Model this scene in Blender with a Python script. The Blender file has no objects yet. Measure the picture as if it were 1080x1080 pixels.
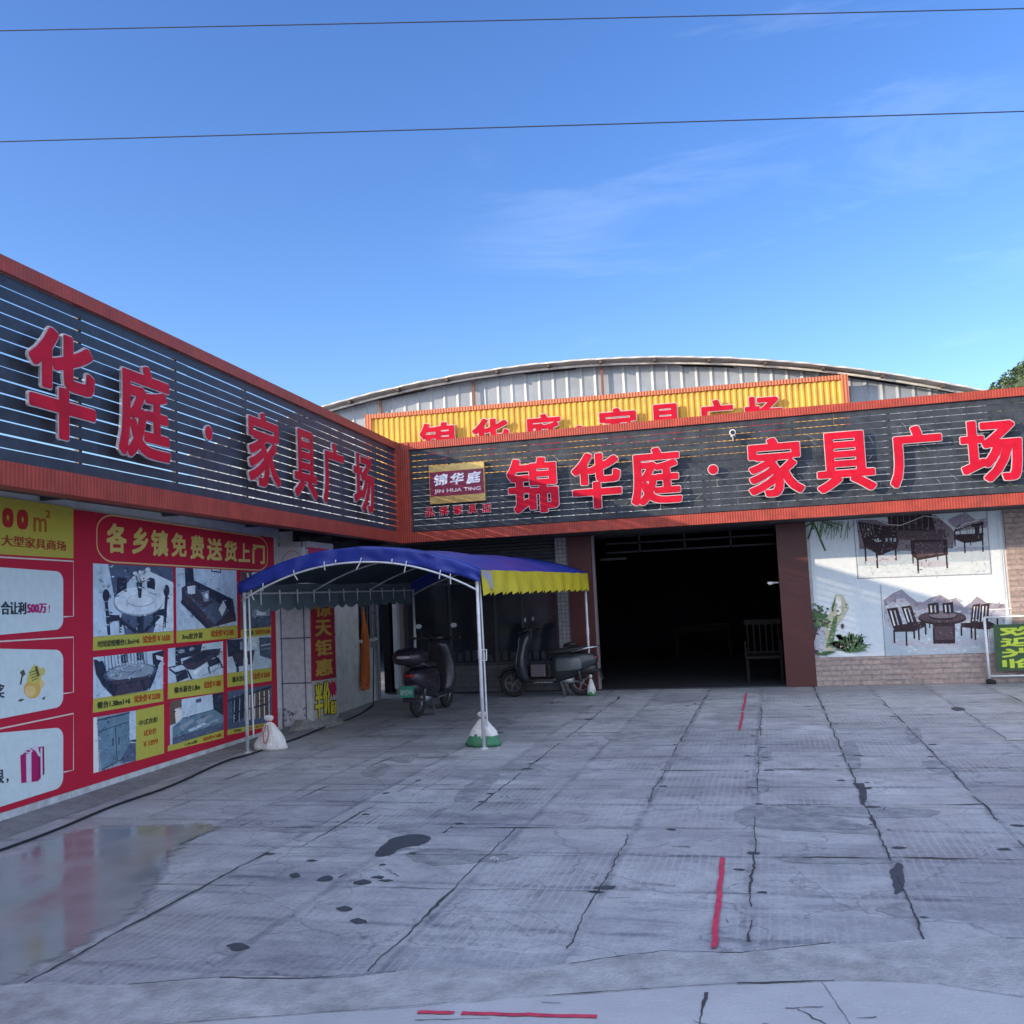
import bpy, math, random
from mathutils import Vector, Matrix, noise
random.seed(7)
scn = bpy.context.scene
COL = scn.collection
rad = math.radians

# ------------------------------------------------------------------ camera
FPX, YAW, PIT, ROLL = 1010.228, 0.25682, 0.0862, -0.04634
CAM = Vector((0, -15.238, 1.7))
fw = Vector((-math.sin(YAW)*math.cos(PIT), math.cos(YAW)*math.cos(PIT), math.sin(PIT)))
r0 = Vector((math.cos(YAW), math.sin(YAW), 0)); u0 = r0.cross(fw)
cr, sr = math.cos(ROLL), math.sin(ROLL)
RT = cr*r0 + sr*u0; UP = -sr*r0 + cr*u0
cam = bpy.data.cameras.new('camera'); cam.sensor_width = 36; cam.lens = FPX/1080*36
cam.clip_start = .05; cam.clip_end = 3000
co = bpy.data.objects.new('camera', cam); COL.objects.link(co); scn.camera = co
co.matrix_world = Matrix(((RT.x, UP.x, -fw.x, CAM.x), (RT.y, UP.y, -fw.y, CAM.y), (RT.z, UP.z, -fw.z, CAM.z), (0, 0, 0, 1)))

def ray(px, py): return fw + RT*((px-540)/FPX) + UP*((540-py)/FPX)

# ------------------------------------------------------------------ light
SUN_DIR = Vector((1.35, 1.0, -0.50)).normalized()       # the way the light travels
elev = math.asin(-SUN_DIR.z)
w = bpy.data.worlds.new('World'); scn.world = w; w.use_nodes = True
nt = w.node_tree; N = nt.nodes; bg = N['Background']
sky = N.new('ShaderNodeTexSky'); sky.sky_type = 'NISHITA'; sky.sun_disc = False
sky.sun_elevation = elev; sky.sun_rotation = math.atan2(-SUN_DIR.x, -SUN_DIR.y)
sky.air_density = 1.0; sky.dust_density = 0.8; sky.ozone_density = 3
tc = N.new('ShaderNodeTexCoord'); mp = N.new('ShaderNodeMapping'); mp.inputs['Scale'].default_value = (1.6, 1.6, 7.5)
mp.inputs['Rotation'].default_value = (rad(9), rad(-6), 0)
n1 = N.new('ShaderNodeTexNoise'); n1.inputs['Scale'].default_value = 1.7; n1.inputs['Detail'].default_value = 9; n1.inputs['Roughness'].default_value = .62; n1.inputs['Distortion'].default_value = .7
cr1 = N.new('ShaderNodeValToRGB'); cr1.color_ramp.elements[0].position = .52; cr1.color_ramp.elements[1].position = .80
cr1.color_ramp.elements[1].color = (.12, .12, .12, 1)
mx = N.new('ShaderNodeMixRGB'); mx.inputs[2].default_value = (4.2, 4.8, 5.8, 1)
nt.links.new(tc.outputs['Generated'], mp.inputs[0]); nt.links.new(mp.outputs[0], n1.inputs['Vector'])
wd1 = N.new('ShaderNodeVectorMath'); wd1.operation = 'DOT_PRODUCT'; wd1.inputs[1].default_value = ray(790, 285).normalized(); nt.links.new(tc.outputs['Generated'], wd1.inputs[0])
wr = N.new('ShaderNodeMapRange'); wr.interpolation_type = 'SMOOTHSTEP'; wr.inputs[1].default_value = .945; wr.inputs[2].default_value = .985; nt.links.new(wd1.outputs['Value'], wr.inputs[0])
wm1 = N.new('ShaderNodeMath'); wm1.operation = 'MULTIPLY'; nt.links.new(n1.outputs['Fac'], cr1.inputs[0]); nt.links.new(cr1.outputs[0], wm1.inputs[0]); nt.links.new(wr.outputs[0], wm1.inputs[1]); nt.links.new(wm1.outputs[0], mx.inputs[0])
hs = N.new('ShaderNodeHueSaturation'); hs.inputs['Saturation'].default_value = 1.2; hs.inputs['Hue'].default_value = .515
nt.links.new(sky.outputs[0], hs.inputs['Color']); hs.inputs['Value'].default_value = .80
# unseen bright cloud added behind the camera as fill light for the shaded yard
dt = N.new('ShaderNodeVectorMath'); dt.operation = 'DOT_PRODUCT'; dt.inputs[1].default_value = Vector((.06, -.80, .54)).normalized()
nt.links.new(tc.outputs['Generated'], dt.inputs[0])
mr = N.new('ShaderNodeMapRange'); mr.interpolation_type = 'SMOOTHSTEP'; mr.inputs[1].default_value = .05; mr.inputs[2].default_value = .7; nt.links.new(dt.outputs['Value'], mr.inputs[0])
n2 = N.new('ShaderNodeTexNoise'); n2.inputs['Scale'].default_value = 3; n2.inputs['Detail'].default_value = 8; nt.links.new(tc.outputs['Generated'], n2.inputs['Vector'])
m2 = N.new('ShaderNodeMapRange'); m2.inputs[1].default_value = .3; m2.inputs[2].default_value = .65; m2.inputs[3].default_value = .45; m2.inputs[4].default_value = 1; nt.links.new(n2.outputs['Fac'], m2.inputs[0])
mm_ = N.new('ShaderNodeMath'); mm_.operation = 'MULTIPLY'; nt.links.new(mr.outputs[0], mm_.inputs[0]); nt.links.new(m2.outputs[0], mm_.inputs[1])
sky_fill = N.new('ShaderNodeMixRGB'); sky_fill.inputs[2].default_value = (4.5, 5.0, 6.2, 1); nt.links.new(mm_.outputs[0], sky_fill.inputs[0])
nt.links.new(hs.outputs[0], sky_fill.inputs[1]); nt.links.new(sky_fill.outputs[0], mx.inputs[1]); nt.links.new(mx.outputs[0], bg.inputs[0])
bg.inputs[1].default_value = 0.15
sl = bpy.data.lights.new('sun', 'SUN'); sl.energy = 2.1; sl.angle = rad(.5); sl.color = (1, .80, .58)
so = bpy.data.objects.new('sun', sl); COL.objects.link(so); so.location = (-20, -20, 30)
so.rotation_euler = (-SUN_DIR).to_track_quat('Z', 'Y').to_euler()
scn.view_settings.view_transform = 'Standard'; scn.view_settings.look = 'None'
scn.view_settings.exposure = 1.35; scn.view_settings.gamma = 1

# ------------------------------------------------------------------ planes of the place
XC, AL, OFF = -5.96577, 0.06965, 0.85
LD = Vector((-math.sin(AL), math.cos(AL), 0)); LN = Vector((math.cos(AL), math.sin(AL), 0)); C0 = Vector((XC, 0, 0)); Z = Vector((0, 0, 1))
def LP(t, off, z): return C0 + LD*t + LN*off + Z*z            # point by the side building
def at(px, py, P, n):
    r = ray(px, py); return CAM + r*((P-CAM).dot(n)/r.dot(n))
def atL(px, py, off): return at(px, py, C0+LN*off, LN)
def atY(px, py, y): return at(px, py, Vector((0, y, 0)), Vector((0, 1, 0)))
def atG(px, py, z=0): return at(px, py, Vector((0, 0, z)), Z)
def tz(p): return ((p-C0).dot(LD), p.z)
WY = 1.18                                                        # front wall of the hall

# ------------------------------------------------------------------ materials
MATS = {}
def mat(name, col, rough=.6, metal=0, var=.12, scale=6, bump=0, bscale=40, spec=.5, dirt=0, emit=None):
    if name in MATS: return MATS[name]
    m = bpy.data.materials.new(name); m.use_nodes = True; MATS[name] = m
    t = m.node_tree; b = t.nodes['Principled BSDF']; L = t.links
    b.inputs['Roughness'].default_value = rough; b.inputs['Metallic'].default_value = metal
    b.inputs['Specular IOR Level'].default_value = spec
    g = t.nodes.new('ShaderNodeNewGeometry')
    n = t.nodes.new('ShaderNodeTexNoise'); n.inputs['Scale'].default_value = scale; n.inputs['Detail'].default_value = 6; n.inputs['Roughness'].default_value = .65
    L.new(g.outputs['Position'], n.inputs['Vector'])
    r = t.nodes.new('ShaderNodeValToRGB'); r.color_ramp.elements[0].position = .3; r.color_ramp.elements[1].position = .7
    r.color_ramp.elements[0].color = tuple(c*(1-var) for c in col)+(1,); r.color_ramp.elements[1].color = tuple(min(1, c*(1+var)) for c in col)+(1,)
    L.new(n.outputs['Fac'], r.inputs[0]); out = r.outputs[0]
    if dirt:
        n2 = t.nodes.new('ShaderNodeTexNoise'); n2.inputs['Scale'].default_value = scale*.35; n2.inputs['Detail'].default_value = 9; n2.inputs['Roughness'].default_value = .7
        L.new(g.outputs['Position'], n2.inputs['Vector'])
        r2 = t.nodes.new('ShaderNodeValToRGB'); r2.color_ramp.elements[0].position = .5; r2.color_ramp.elements[1].position = .72; r2.color_ramp.elements[1].color = (dirt,)*3+(1,)
        L.new(n2.outputs['Fac'], r2.inputs[0])
        mm = t.nodes.new('ShaderNodeMixRGB'); mm.inputs[2].default_value = (.10, .085, .07, 1)
        L.new(r2.outputs[0], mm.inputs[0]); L.new(out, mm.inputs[1]); out = mm.outputs[0]
    L.new(out, b.inputs['Base Color'])
    rr = t.nodes.new('ShaderNodeMapRange'); rr.inputs[3].default_value = max(.03, rough-.08); rr.inputs[4].default_value = min(1, rough+.1)
    L.new(n.outputs['Fac'], rr.inputs[0]); L.new(rr.outputs[0], b.inputs['Roughness'])
    if bump:
        nb = t.nodes.new('ShaderNodeTexNoise'); nb.inputs['Scale'].default_value = bscale; nb.inputs['Detail'].default_value = 4
        L.new(g.outputs['Position'], nb.inputs['Vector'])
        bp = t.nodes.new('ShaderNodeBump'); bp.inputs['Strength'].default_value = bump; bp.inputs['Distance'].default_value = .02
        L.new(nb.outputs['Fac'], bp.inputs['Height']); L.new(bp.outputs[0], b.inputs['Normal'])
    if emit: b.inputs['Emission Color'].default_value = emit[:3]+(1,); b.inputs['Emission Strength'].default_value = emit[3]
    return m
def ribbed(name, col, axis, pitch, rough=.45, metal=0, depth=.01, groove=.6, var=.1, dirt=0):
    """sheet with fine ribs along one world axis (bump) and darker grooves."""
    if name in MATS: return MATS[name]
    m = mat(name, col, rough, metal, var, 5, dirt=dirt, spec=.18); t = m.node_tree; L = t.links; b = t.nodes['Principled BSDF']
    g = t.nodes.new('ShaderNodeNewGeometry'); d = t.nodes.new('ShaderNodeVectorMath'); d.operation = 'DOT_PRODUCT'; d.inputs[1].default_value = axis
    L.new(g.outputs['Position'], d.inputs[0])
    k = t.nodes.new('ShaderNodeMath'); k.operation = 'MULTIPLY'; k.inputs[1].default_value = 2*math.pi/pitch; L.new(d.outputs['Value'], k.inputs[0])
    s = t.nodes.new('ShaderNodeMath'); s.operation = 'SINE'; L.new(k.outputs[0], s.inputs[0])
    bp = t.nodes.new('ShaderNodeBump'); bp.inputs['Strength'].default_value = 1; bp.inputs['Distance'].default_value = depth
    L.new(s.outputs[0], bp.inputs['Height']); L.new(bp.outputs[0], b.inputs['Normal'])
    r = t.nodes.new('ShaderNodeMapRange'); r.inputs[1].default_value = -1; r.inputs[2].default_value = -.5; r.inputs[3].default_value = groove; r.inputs[4].default_value = 1
    L.new(s.outputs[0], r.inputs[0])
    src = b.inputs['Base Color'].links[0].from_socket
    mu = t.nodes.new('ShaderNodeMixRGB'); mu.blend_type = 'MULTIPLY'; mu.inputs[0].default_value = 1
    L.new(src, mu.inputs[1]); L.new(r.outputs[0], mu.inputs[2]); L.new(mu.outputs[0], b.inputs['Base Color'])
    return m
def brickmat(name, c1, c2, mortar, ux, uy, bw, bh, ms=.012, rough=.8, bump=.6, off=.5, var=0):
    if name in MATS: return MATS[name]
    m = bpy.data.materials.new(name); m.use_nodes = True; MATS[name] = m
    t = m.node_tree; b = t.nodes['Principled BSDF']; L = t.links; b.inputs['Roughness'].default_value = rough
    g = t.nodes.new('ShaderNodeNewGeometry')
    dx = t.nodes.new('ShaderNodeVectorMath'); dx.operation = 'DOT_PRODUCT'; dx.inputs[1].default_value = ux
    dy = t.nodes.new('ShaderNodeVectorMath'); dy.operation = 'DOT_PRODUCT'; dy.inputs[1].default_value = uy
    cb = t.nodes.new('ShaderNodeCombineXYZ')
    L.new(g.outputs['Position'], dx.inputs[0]); L.new(g.outputs['Position'], dy.inputs[0]); L.new(dx.outputs['Value'], cb.inputs[0]); L.new(dy.outputs['Value'], cb.inputs[1])
    br = t.nodes.new('ShaderNodeTexBrick'); br.offset = off
    br.inputs['Color1'].default_value = c1+(1,); br.inputs['Color2'].default_value = c2+(1,); br.inputs['Mortar'].default_value = mortar+(1,)
    br.inputs['Scale'].default_value = 1; br.inputs['Mortar Size'].default_value = ms; br.inputs['Brick Width'].default_value = bw; br.inputs['Row Height'].default_value = bh; br.inputs['Mortar Smooth'].default_value = .2
    L.new(cb.outputs[0], br.inputs['Vector'])
    n = t.nodes.new('ShaderNodeTexNoise'); n.inputs['Scale'].default_value = 14; n.inputs['Detail'].default_value = 8; n.inputs['Roughness'].default_value = .7; L.new(g.outputs['Position'], n.inputs['Vector'])
    rr = t.nodes.new('ShaderNodeMapRange'); rr.inputs[1].default_value = .3; rr.inputs[2].default_value = .7; rr.inputs[3].default_value = .72-var; rr.inputs[4].default_value = 1.15; L.new(n.outputs['Fac'], rr.inputs[0])
    mu = t.nodes.new('ShaderNodeMixRGB'); mu.blend_type = 'MULTIPLY'; mu.inputs[0].default_value = 1
    L.new(br.outputs['Color'], mu.inputs[1]); L.new(rr.outputs[0], mu.inputs[2]); L.new(mu.outputs[0], b.inputs['Base Color'])
    su = t.nodes.new('ShaderNodeMath'); su.operation = 'SUBTRACT'; L.new(n.outputs['Fac'], su.inputs[0]); L.new(br.outputs['Fac'], su.inputs[1])
    bp = t.nodes.new('ShaderNodeBump'); bp.inputs['Strength'].default_value = bump; bp.inputs['Distance'].default_value = .012
    L.new(su.outputs[0], bp.inputs['Height']); L.new(bp.outputs[0], b.inputs['Normal'])
    return m
def inside(x, y, P):
    c = False; j = len(P)-1
    for i in range(len(P)):
        if (P[i][1] > y) != (P[j][1] > y) and x < (P[j][0]-P[i][0])*(y-P[i][1])/(P[j][1]-P[i][1])+P[i][0]: c = not c
        j = i
    return c
def detail_strokes(shapes, box, n, near, sz, seed, base=None):
    """small strokes in a neighbouring ink, so that a printed picture has grain and shading like a photograph."""
    q = random.Random(seed); out = []
    for _ in range(n):
        x = q.uniform(box[0], box[2]); y = q.uniform(box[1], box[3]); m = base
        for P, mm in shapes:
            if inside(x, y, P): m = mm
        if m is None or m not in near: continue
        a = q.choice([0.05, 1.5, .5, -.5, 1.1])+q.gauss(0, .15); l = q.uniform(.3, 1)*sz; w_ = q.uniform(.08, .3)*sz
        dx, dy = math.cos(a)*l, math.sin(a)*l; nx, ny = -math.sin(a)*w_, math.cos(a)*w_
        out.append(([(x, y), (x+dx*.5+nx, y+dy*.5+ny), (x+dx, y+dy), (x+dx*.5-nx*.4, y+dy*.5-ny*.4)], q.choice(near[m])))
    return out
def prp(col):      # ink inside a printed photograph: uneven like a photograph
    n = 'photo_ink_%03d_%03d_%03d' % tuple(int(c*999) for c in col)
    return mat(n, col, .6, 0, .22, 6, spec=.15)
def pr(col, gloss=.45):      # printed ink
    n = 'print_%03d_%03d_%03d' % tuple(int(c*999) for c in col)
    return mat(n, col, max(gloss, .6), 0, .06 if max(col) > .3 else .3, 14 if max(col) > .3 else 34, spec=.15)

# ------------------------------------------------------------------ mesh builder
class MB:
    def __init__(s): s.v = []; s.f = []; s.m = []
    def poly(s, pts, m=0):
        b = len(s.v); s.v += [tuple(p) for p in pts]; s.f.append(tuple(range(b, b+len(pts)))); s.m.append(m)
    def add(s, vs, fs, m=0):
        b = len(s.v); s.v += [tuple(p) for p in vs]
        for f in fs: s.f.append(tuple(b+i for i in f)); s.m.append(m)
    def obox(s, O, a, b, c, m=0):       # corner O and three edge vectors
        O = Vector(O); a = Vector(a); b = Vector(b); c = Vector(c)
        if a.cross(b).dot(c) < 0: a, b = b, a
        vs = [O, O+a, O+a+b, O+b, O+c, O+a+c, O+a+b+c, O+b+c]
        s.add(vs, [(0, 3, 2, 1), (4, 5, 6, 7), (0, 1, 5, 4), (1, 2, 6, 5), (2, 3, 7, 6), (3, 0, 4, 7)], m)
    def box(s, x0, x1, y0, y1, z0, z1, m=0):
        s.obox((x0, y0, z0), (x1-x0, 0, 0), (0, y1-y0, 0), (0, 0, z1-z0), m)
    def tube(s, pts, r, n=8, m=0, caps=True):
        pts = [Vector(p) for p in pts]; rs = r if isinstance(r, (list, tuple)) else [r]*len(pts)
        b = len(s.v); prev = None
        for i, p in enumerate(pts):
            d = (pts[min(i+1, len(pts)-1)]-pts[max(i-1, 0)]).normalized()
            if prev is None: a = d.orthogonal().normalized()
            else: a = (prev-d*prev.dot(d)).normalized()
            prev = a; c = d.cross(a)
            for k in range(n):
                an = 2*math.pi*k/n; s.v.append(tuple(p+(a*math.cos(an)+c*math.sin(an))*rs[i]))
        for i in range(len(pts)-1):
            for k in range(n):
                k2 = (k+1) % n; s.f.append((b+i*n+k, b+i*n+k2, b+(i+1)*n+k2, b+(i+1)*n+k)); s.m.append(m)
        if caps:
            s.f.append(tuple(b+k for k in reversed(range(n)))); s.m.append(m)
            e = b+(len(pts)-1)*n; s.f.append(tuple(e+k for k in range(n))); s.m.append(m)
    def loft(s, secs, m=0, n=16, caps=True, p=2.6, ax=0):
        """sections (x, cy, cz, halfwidth, halfheight), superellipse in the plane across the axis."""
        b = len(s.v)
        for (x, cy, cz, hw, hh) in secs:
            for k in range(n):
                a = 2*math.pi*k/n; ca, sa = math.cos(a), math.sin(a)
                y = cy+hw*math.copysign(abs(ca)**(2/p), ca); z = cz+hh*math.copysign(abs(sa)**(2/p), sa)
                s.v.append((x, y, z) if ax == 0 else (y, z, x))
        for i in range(len(secs)-1):
            for k in range(n):
                k2 = (k+1) % n; s.f.append((b+i*n+k, b+i*n+k2, b+(i+1)*n+k2, b+(i+1)*n+k)); s.m.append(m)
        if caps:
            s.f.append(tuple(b+k for k in reversed(range(n)))); s.m.append(m)
            e = b+(len(secs)-1)*n; s.f.append(tuple(e+k for k in range(n))); s.m.append(m)
    def grid(s, fn, nu, nv, m=0):
        b = len(s.v)
        for j in range(nv+1):
            for i in range(nu+1): s.v.append(tuple(fn(i/nu, j/nv)))
        for j in range(nv):
            for i in range(nu):
                a = b+j*(nu+1)+i; s.f.append((a, a+1, a+nu+2, a+nu+1)); s.m.append(m)
    def build(s, name, mats, parent=None, smooth=False, thick=0, bevel=0):
        me = bpy.data.meshes.new(name); me.from_pydata(s.v, [], s.f)
        for mt in (mats if isinstance(mats, (list, tuple)) else [mats]): me.materials.append(mt)
        me.polygons.foreach_set('material_index', s.m)
        if smooth: me.polygons.foreach_set('use_smooth', [True]*len(me.polygons))
        me.update()
        o = bpy.data.objects.new(name, me); COL.objects.link(o)
        if parent is not None:
            o.parent = parent; o.matrix_parent_inverse = base_inverse(parent)
        if thick:
            md = o.modifiers.new('t', 'SOLIDIFY'); md.thickness = thick; md.offset = 0
        if bevel:
            md = o.modifiers.new('b', 'BEVEL'); md.width = bevel; md.segments = 2; md.limit_method = 'ANGLE'; md.angle_limit = rad(40)
        return o
def base_inverse(p):
    M = Matrix.Identity(4); q = p
    while q is not None:
        M = Matrix.Translation(q.location) @ q.matrix_parent_inverse.copy() @ M if False else M
        q = q.parent
    r = p
    while r.parent is not None: r = r.parent
    return Matrix.Translation(-Vector(r.location)) if p.parent is None else Matrix.Identity(4)
def tag(o, label=None, cat=None, group=None, kind=None):
    if label: o['label'] = label
    if cat: o['category'] = cat
    if group: o['group'] = group
    if kind: o['kind'] = kind
    return o
def thing(name, label, cat, loc=(0, 0, 0), group=None):
    o = bpy.data.objects.new(name, None); COL.objects.link(o); o.location = loc; o.empty_display_size = .2
    return tag(o, label, cat, group)
def smooth_by(o, ang=35):
    for p in o.data.polygons: p.use_smooth = True
    o.data.set_sharp_from_angle(angle=rad(ang)) if hasattr(o.data, 'set_sharp_from_angle') else None
    return o

# ------------------------------------------------------------------ lettering
_tg = {}
def text_geo(st, solid):
    k = (st, solid)
    if k in _tg: return _tg[k]
    c = bpy.data.curves.new('t', 'FONT'); c.body = st; c.extrude = .5 if solid else 0; c.resolution_u = 3
    o = bpy.data.objects.new('t', c); COL.objects.link(o)
    dg = bpy.context.evaluated_depsgraph_get(); me = bpy.data.meshes.new_from_object(o.evaluated_get(dg))
    vs = [tuple(v.co) for v in me.vertices]; fs = [tuple(p.vertices) for p in me.polygons]
    bpy.data.objects.remove(o); bpy.data.curves.remove(c); bpy.data.meshes.remove(me)
    x0 = min(v[0] for v in vs); x1 = max(v[0] for v in vs); y0 = min(v[1] for v in vs); y1 = max(v[1] for v in vs)
    vs = [((v[0]-x0)/(x1-x0), (v[1]-y0)/(y1-y0), v[2]) for v in vs]
    _tg[k] = (vs, fs); return _tg[k]
def put_text(mb, st, fn, m=0, bu=0, bv=0, z=0, depth=None, shifts=8):
    """fn(u, v, height above plane) -> world point; letters fill the unit square."""
    vs, fs = text_geo(st, depth is not None)
    if bu == 0: sh = [(0, 0)]
    elif shifts == 4: sh = [(-1, -1), (1, 1), (-1, 1), (1, -1)]
    elif shifts == 16: sh = [(math.cos(a)/max(abs(math.cos(a)), abs(math.sin(a)))**.6, math.sin(a)/max(abs(math.cos(a)), abs(math.sin(a)))**.6) for a in [2*math.pi*(k+.5)/16 for k in range(16)]]
    else: sh = [(-1, -1), (0, -1), (1, -1), (1, 0), (1, 1), (0, 1), (-1, 1), (-1, 0)]
    su, sv = 1-2*bu, 1-2*bv
    for i, (a, b) in enumerate(sh):
        e = i*.00016
        pts = [fn(bu+u*su+a*bu, bv+v*sv+b*bv, (z+e) if depth is None else (z+e+(h+.5)*depth)) for u, v, h in vs]
        mb.add(pts, fs, m)
def rectfn(O, U, V, Nn):
    O = Vector(O); U = Vector(U); V = Vector(V); Nn = Vector(Nn)
    return lambda u, v, h=0: O+U*u+V*v+Nn*h
def quadfn(tl, tr, brr, bl, Nn):
    tl, tr, brr, bl = map(Vector, (tl, tr, brr, bl)); Nn = Vector(Nn)
    return lambda u, v, h=0: (bl*(1-u)+brr*u)*(1-v)+(tl*(1-u)+tr*u)*v+Nn*h
def qL(c4, off): return quadfn(*[atL(x, y, off) for x, y in c4], LN)
NF = Vector((0, -1, 0))
def qY(c4, y): return quadfn(*[atY(x, py, y) for x, py in c4], NF)
def sign_letter(ch, fn, parent, fm, em, wm, hm, bold=.030, edge=.010, proud=.10, label=None):
    """raised letter: pale returned edge standing off the slats, red face a little smaller in front."""
    mb = MB(); bx_, bz_ = bold, bold*.66; eu = bx_+edge; ev_ = bz_+edge
    put_text(mb, ch, fn, 0, eu/wm, ev_/hm, proud-.020, .020, 16)
    o = mb.build('sign_letter', em, parent)
    mf = MB(); k = edge
    f2 = lambda u, v, h: fn(k/wm+u*(1-2*k/wm), k/hm+v*(1-2*k/hm), h)
    put_text(mf, ch, f2, 0, bx_/(wm-2*k), bz_/(hm-2*k), proud+.006, None, 16)
    mf.build('letter_face', fm, o)
    return o
def rr_pts(x0, x1, y0, y1, r, n=6, rx=None):
    rx = rx or r; out = []
    for cx, cy, a0 in ((x1-rx, y1-r, 0), (x0+rx, y1-r, 90), (x0+rx, y0+r, 180), (x1-rx, y0+r, 270)):
        for k in range(n+1):
            a = rad(a0+90*k/n); out.append((cx+rx*math.cos(a), cy+r*math.sin(a)))
    return out
def strip(mb, pts, wd, Nn, m=0, closed=False, lift=0):
    """ribbon of width wd along a polyline lying on a plane with normal Nn."""
    pts = [Vector(p) for p in pts]; n = len(pts); Nn = Vector(Nn)
    L = []; R = []
    for i, p in enumerate(pts):
        a = pts[(i-1) % n] if (closed or i > 0) else p; b = pts[(i+1) % n] if (closed or i < n-1) else p
        d = (b-a).normalized(); s = Nn.cross(d)*wd/2
        L.append(p+s+Nn*lift); R.append(p-s+Nn*lift)
    for i in range(n if closed else n-1):
        j = (i+1) % n; mb.poly([R[i], R[j], L[j], L[i]], m)

# ================================================================== GROUND
def ground_mat():
    m = bpy.data.materials.new('courtyard_concrete'); m.use_nodes = True; t = m.node_tree; L = t.links; b = t.nodes['Principled BSDF']
    g = t.nodes.new('ShaderNodeNewGeometry')
    def nz(s, d=8, r=.65, dist=0):
        n = t.nodes.new('ShaderNodeTexNoise'); n.inputs['Scale'].default_value = s; n.inputs['Detail'].default_value = d; n.inputs['Roughness'].default_value = r; n.inputs['Distortion'].default_value = dist
        L.new(g.outputs['Position'], n.inputs['Vector']); return n.outputs['Fac']
    def ramp(f, p0, c0, p1, c1):
        r = t.nodes.new('ShaderNodeValToRGB'); r.color_ramp.elements[0].position = p0; r.color_ramp.elements[0].color = c0+(1,); r.color_ramp.elements[1].position = p1; r.color_ramp.elements[1].color = c1+(1,)
        L.new(f, r.inputs[0]); return r.outputs[0]
    def mul(a, c, f=1):
        x = t.nodes.new('ShaderNodeMixRGB'); x.blend_type = 'MULTIPLY'; x.inputs[0].default_value = f; L.new(a, x.inputs[1]); L.new(c, x.inputs[2]); return x.outputs[0]
    base = ramp(nz(.55, 6), .3, (.315, .325, .34), .7, (.45, .46, .475))
    base = mul(base, ramp(nz(3.5, 10, .75, .4), .36, (.72, .72, .74), .62, (1.06, 1.06, 1.05)))
    base = mul(base, ramp(nz(38, 6, .8), .33, (.74, .74, .75), .55, (1, 1, 1)))
    base = mul(base, ramp(nz(1.3, 10, .7, 1.2), .58, (1, 1, 1), .76, (.66, .67, .68)))
    vo = t.nodes.new('ShaderNodeTexVoronoi'); vo.feature = 'DISTANCE_TO_EDGE'; vo.inputs['Scale'].default_value = .9; vo.inputs['Randomness'].default_value = 1
    wv = t.nodes.new('ShaderNodeTexNoise'); wv.inputs['Scale'].default_value = 2.6; wv.inputs['Detail'].default_value = 8; L.new(g.outputs['Position'], wv.inputs['Vector'])
    wm = t.nodes.new('ShaderNodeMixRGB'); wm.blend_type = 'LINEAR_LIGHT'; wm.inputs[0].default_value = .28; L.new(g.outputs['Position'], wm.inputs[1]); L.new(wv.outputs['Color'], wm.inputs[2]); L.new(wm.outputs[0], vo.inputs['Vector'])
    hair = ramp(vo.outputs['Distance'], .0, (.50, .50, .52), .009, (1, 1, 1))
    base = mul(base, hair, .75)
    mps = t.nodes.new('ShaderNodeMapping'); mps.inputs['Scale'].default_value = (1, 5.5, 1); L.new(g.outputs['Position'], mps.inputs[0])
    ns = t.nodes.new('ShaderNodeTexNoise'); ns.inputs['Scale'].default_value = .8; ns.inputs['Detail'].default_value = 10; ns.inputs['Roughness'].default_value = .72; ns.inputs['Distortion'].default_value = .6; L.new(mps.outputs[0], ns.inputs['Vector'])
    base = mul(base, ramp(ns.outputs['Fac'], .53, (1, 1, 1), .66, (.68, .69, .72)))
    base = mul(base, ramp(nz(7, 8, .8, .8), .60, (1, 1, 1), .70, (.55, .56, .58)))
    # slab to slab tone
    br = t.nodes.new('ShaderNodeTexBrick'); br.offset = 0
    for k, v in (('Scale', 1), ('Mortar Size', 0), ('Brick Width', .81), ('Row Height', .70)): br.inputs[k].default_value = v
    br.inputs['Color1'].default_value = (.80, .80, .83, 1); br.inputs['Color2'].default_value = (1.12, 1.12, 1.10, 1); br.inputs['Mortar'].default_value = (1, 1, 1, 1)
    mpp = t.nodes.new('ShaderNodeMapping'); mpp.inputs['Location'].default_value = (.21, .17, 0)
    L.new(g.outputs['Position'], mpp.inputs[0]); L.new(mpp.outputs[0], br.inputs['Vector'])
    base = mul(base, br.outputs['Color'], .8)
    bj = t.nodes.new('ShaderNodeTexBrick'); bj.offset = 0
    for k, v in (('Scale', 1), ('Mortar Size', .055), ('Mortar Smooth', 1), ('Brick Width', .815), ('Row Height', .72)): bj.inputs[k].default_value = v
    jm = t.nodes.new('ShaderNodeMapping'); jm.inputs['Location'].default_value = (.215, .30, 0); jm.inputs['Rotation'].default_value = (0, 0, 0)
    wj0 = t.nodes.new('ShaderNodeMixRGB'); wj0.blend_type = 'LINEAR_LIGHT'; wj0.inputs[0].default_value = .05; L.new(g.outputs['Position'], wj0.inputs[1]); L.new(wv.outputs['Color'], wj0.inputs[2]); L.new(wj0.outputs[0], jm.inputs[0]); L.new(jm.outputs[0], bj.inputs['Vector'])
    jn = t.nodes.new('ShaderNodeMath'); jn.operation = 'MULTIPLY'; L.new(bj.outputs['Fac'], jn.inputs[0]); L.new(ramp(nz(2.3, 9, .75), .40, (.12, .12, .12), .62, (1, 1, 1)), jn.inputs[1])
    base = mul(base, ramp(jn.outputs[0], .05, (1, 1, 1), .95, (.50, .52, .55)))
    # fine ribs along y, only in worn patches
    sx = t.nodes.new('ShaderNodeSeparateXYZ'); L.new(g.outputs['Position'], sx.inputs[0])
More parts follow.
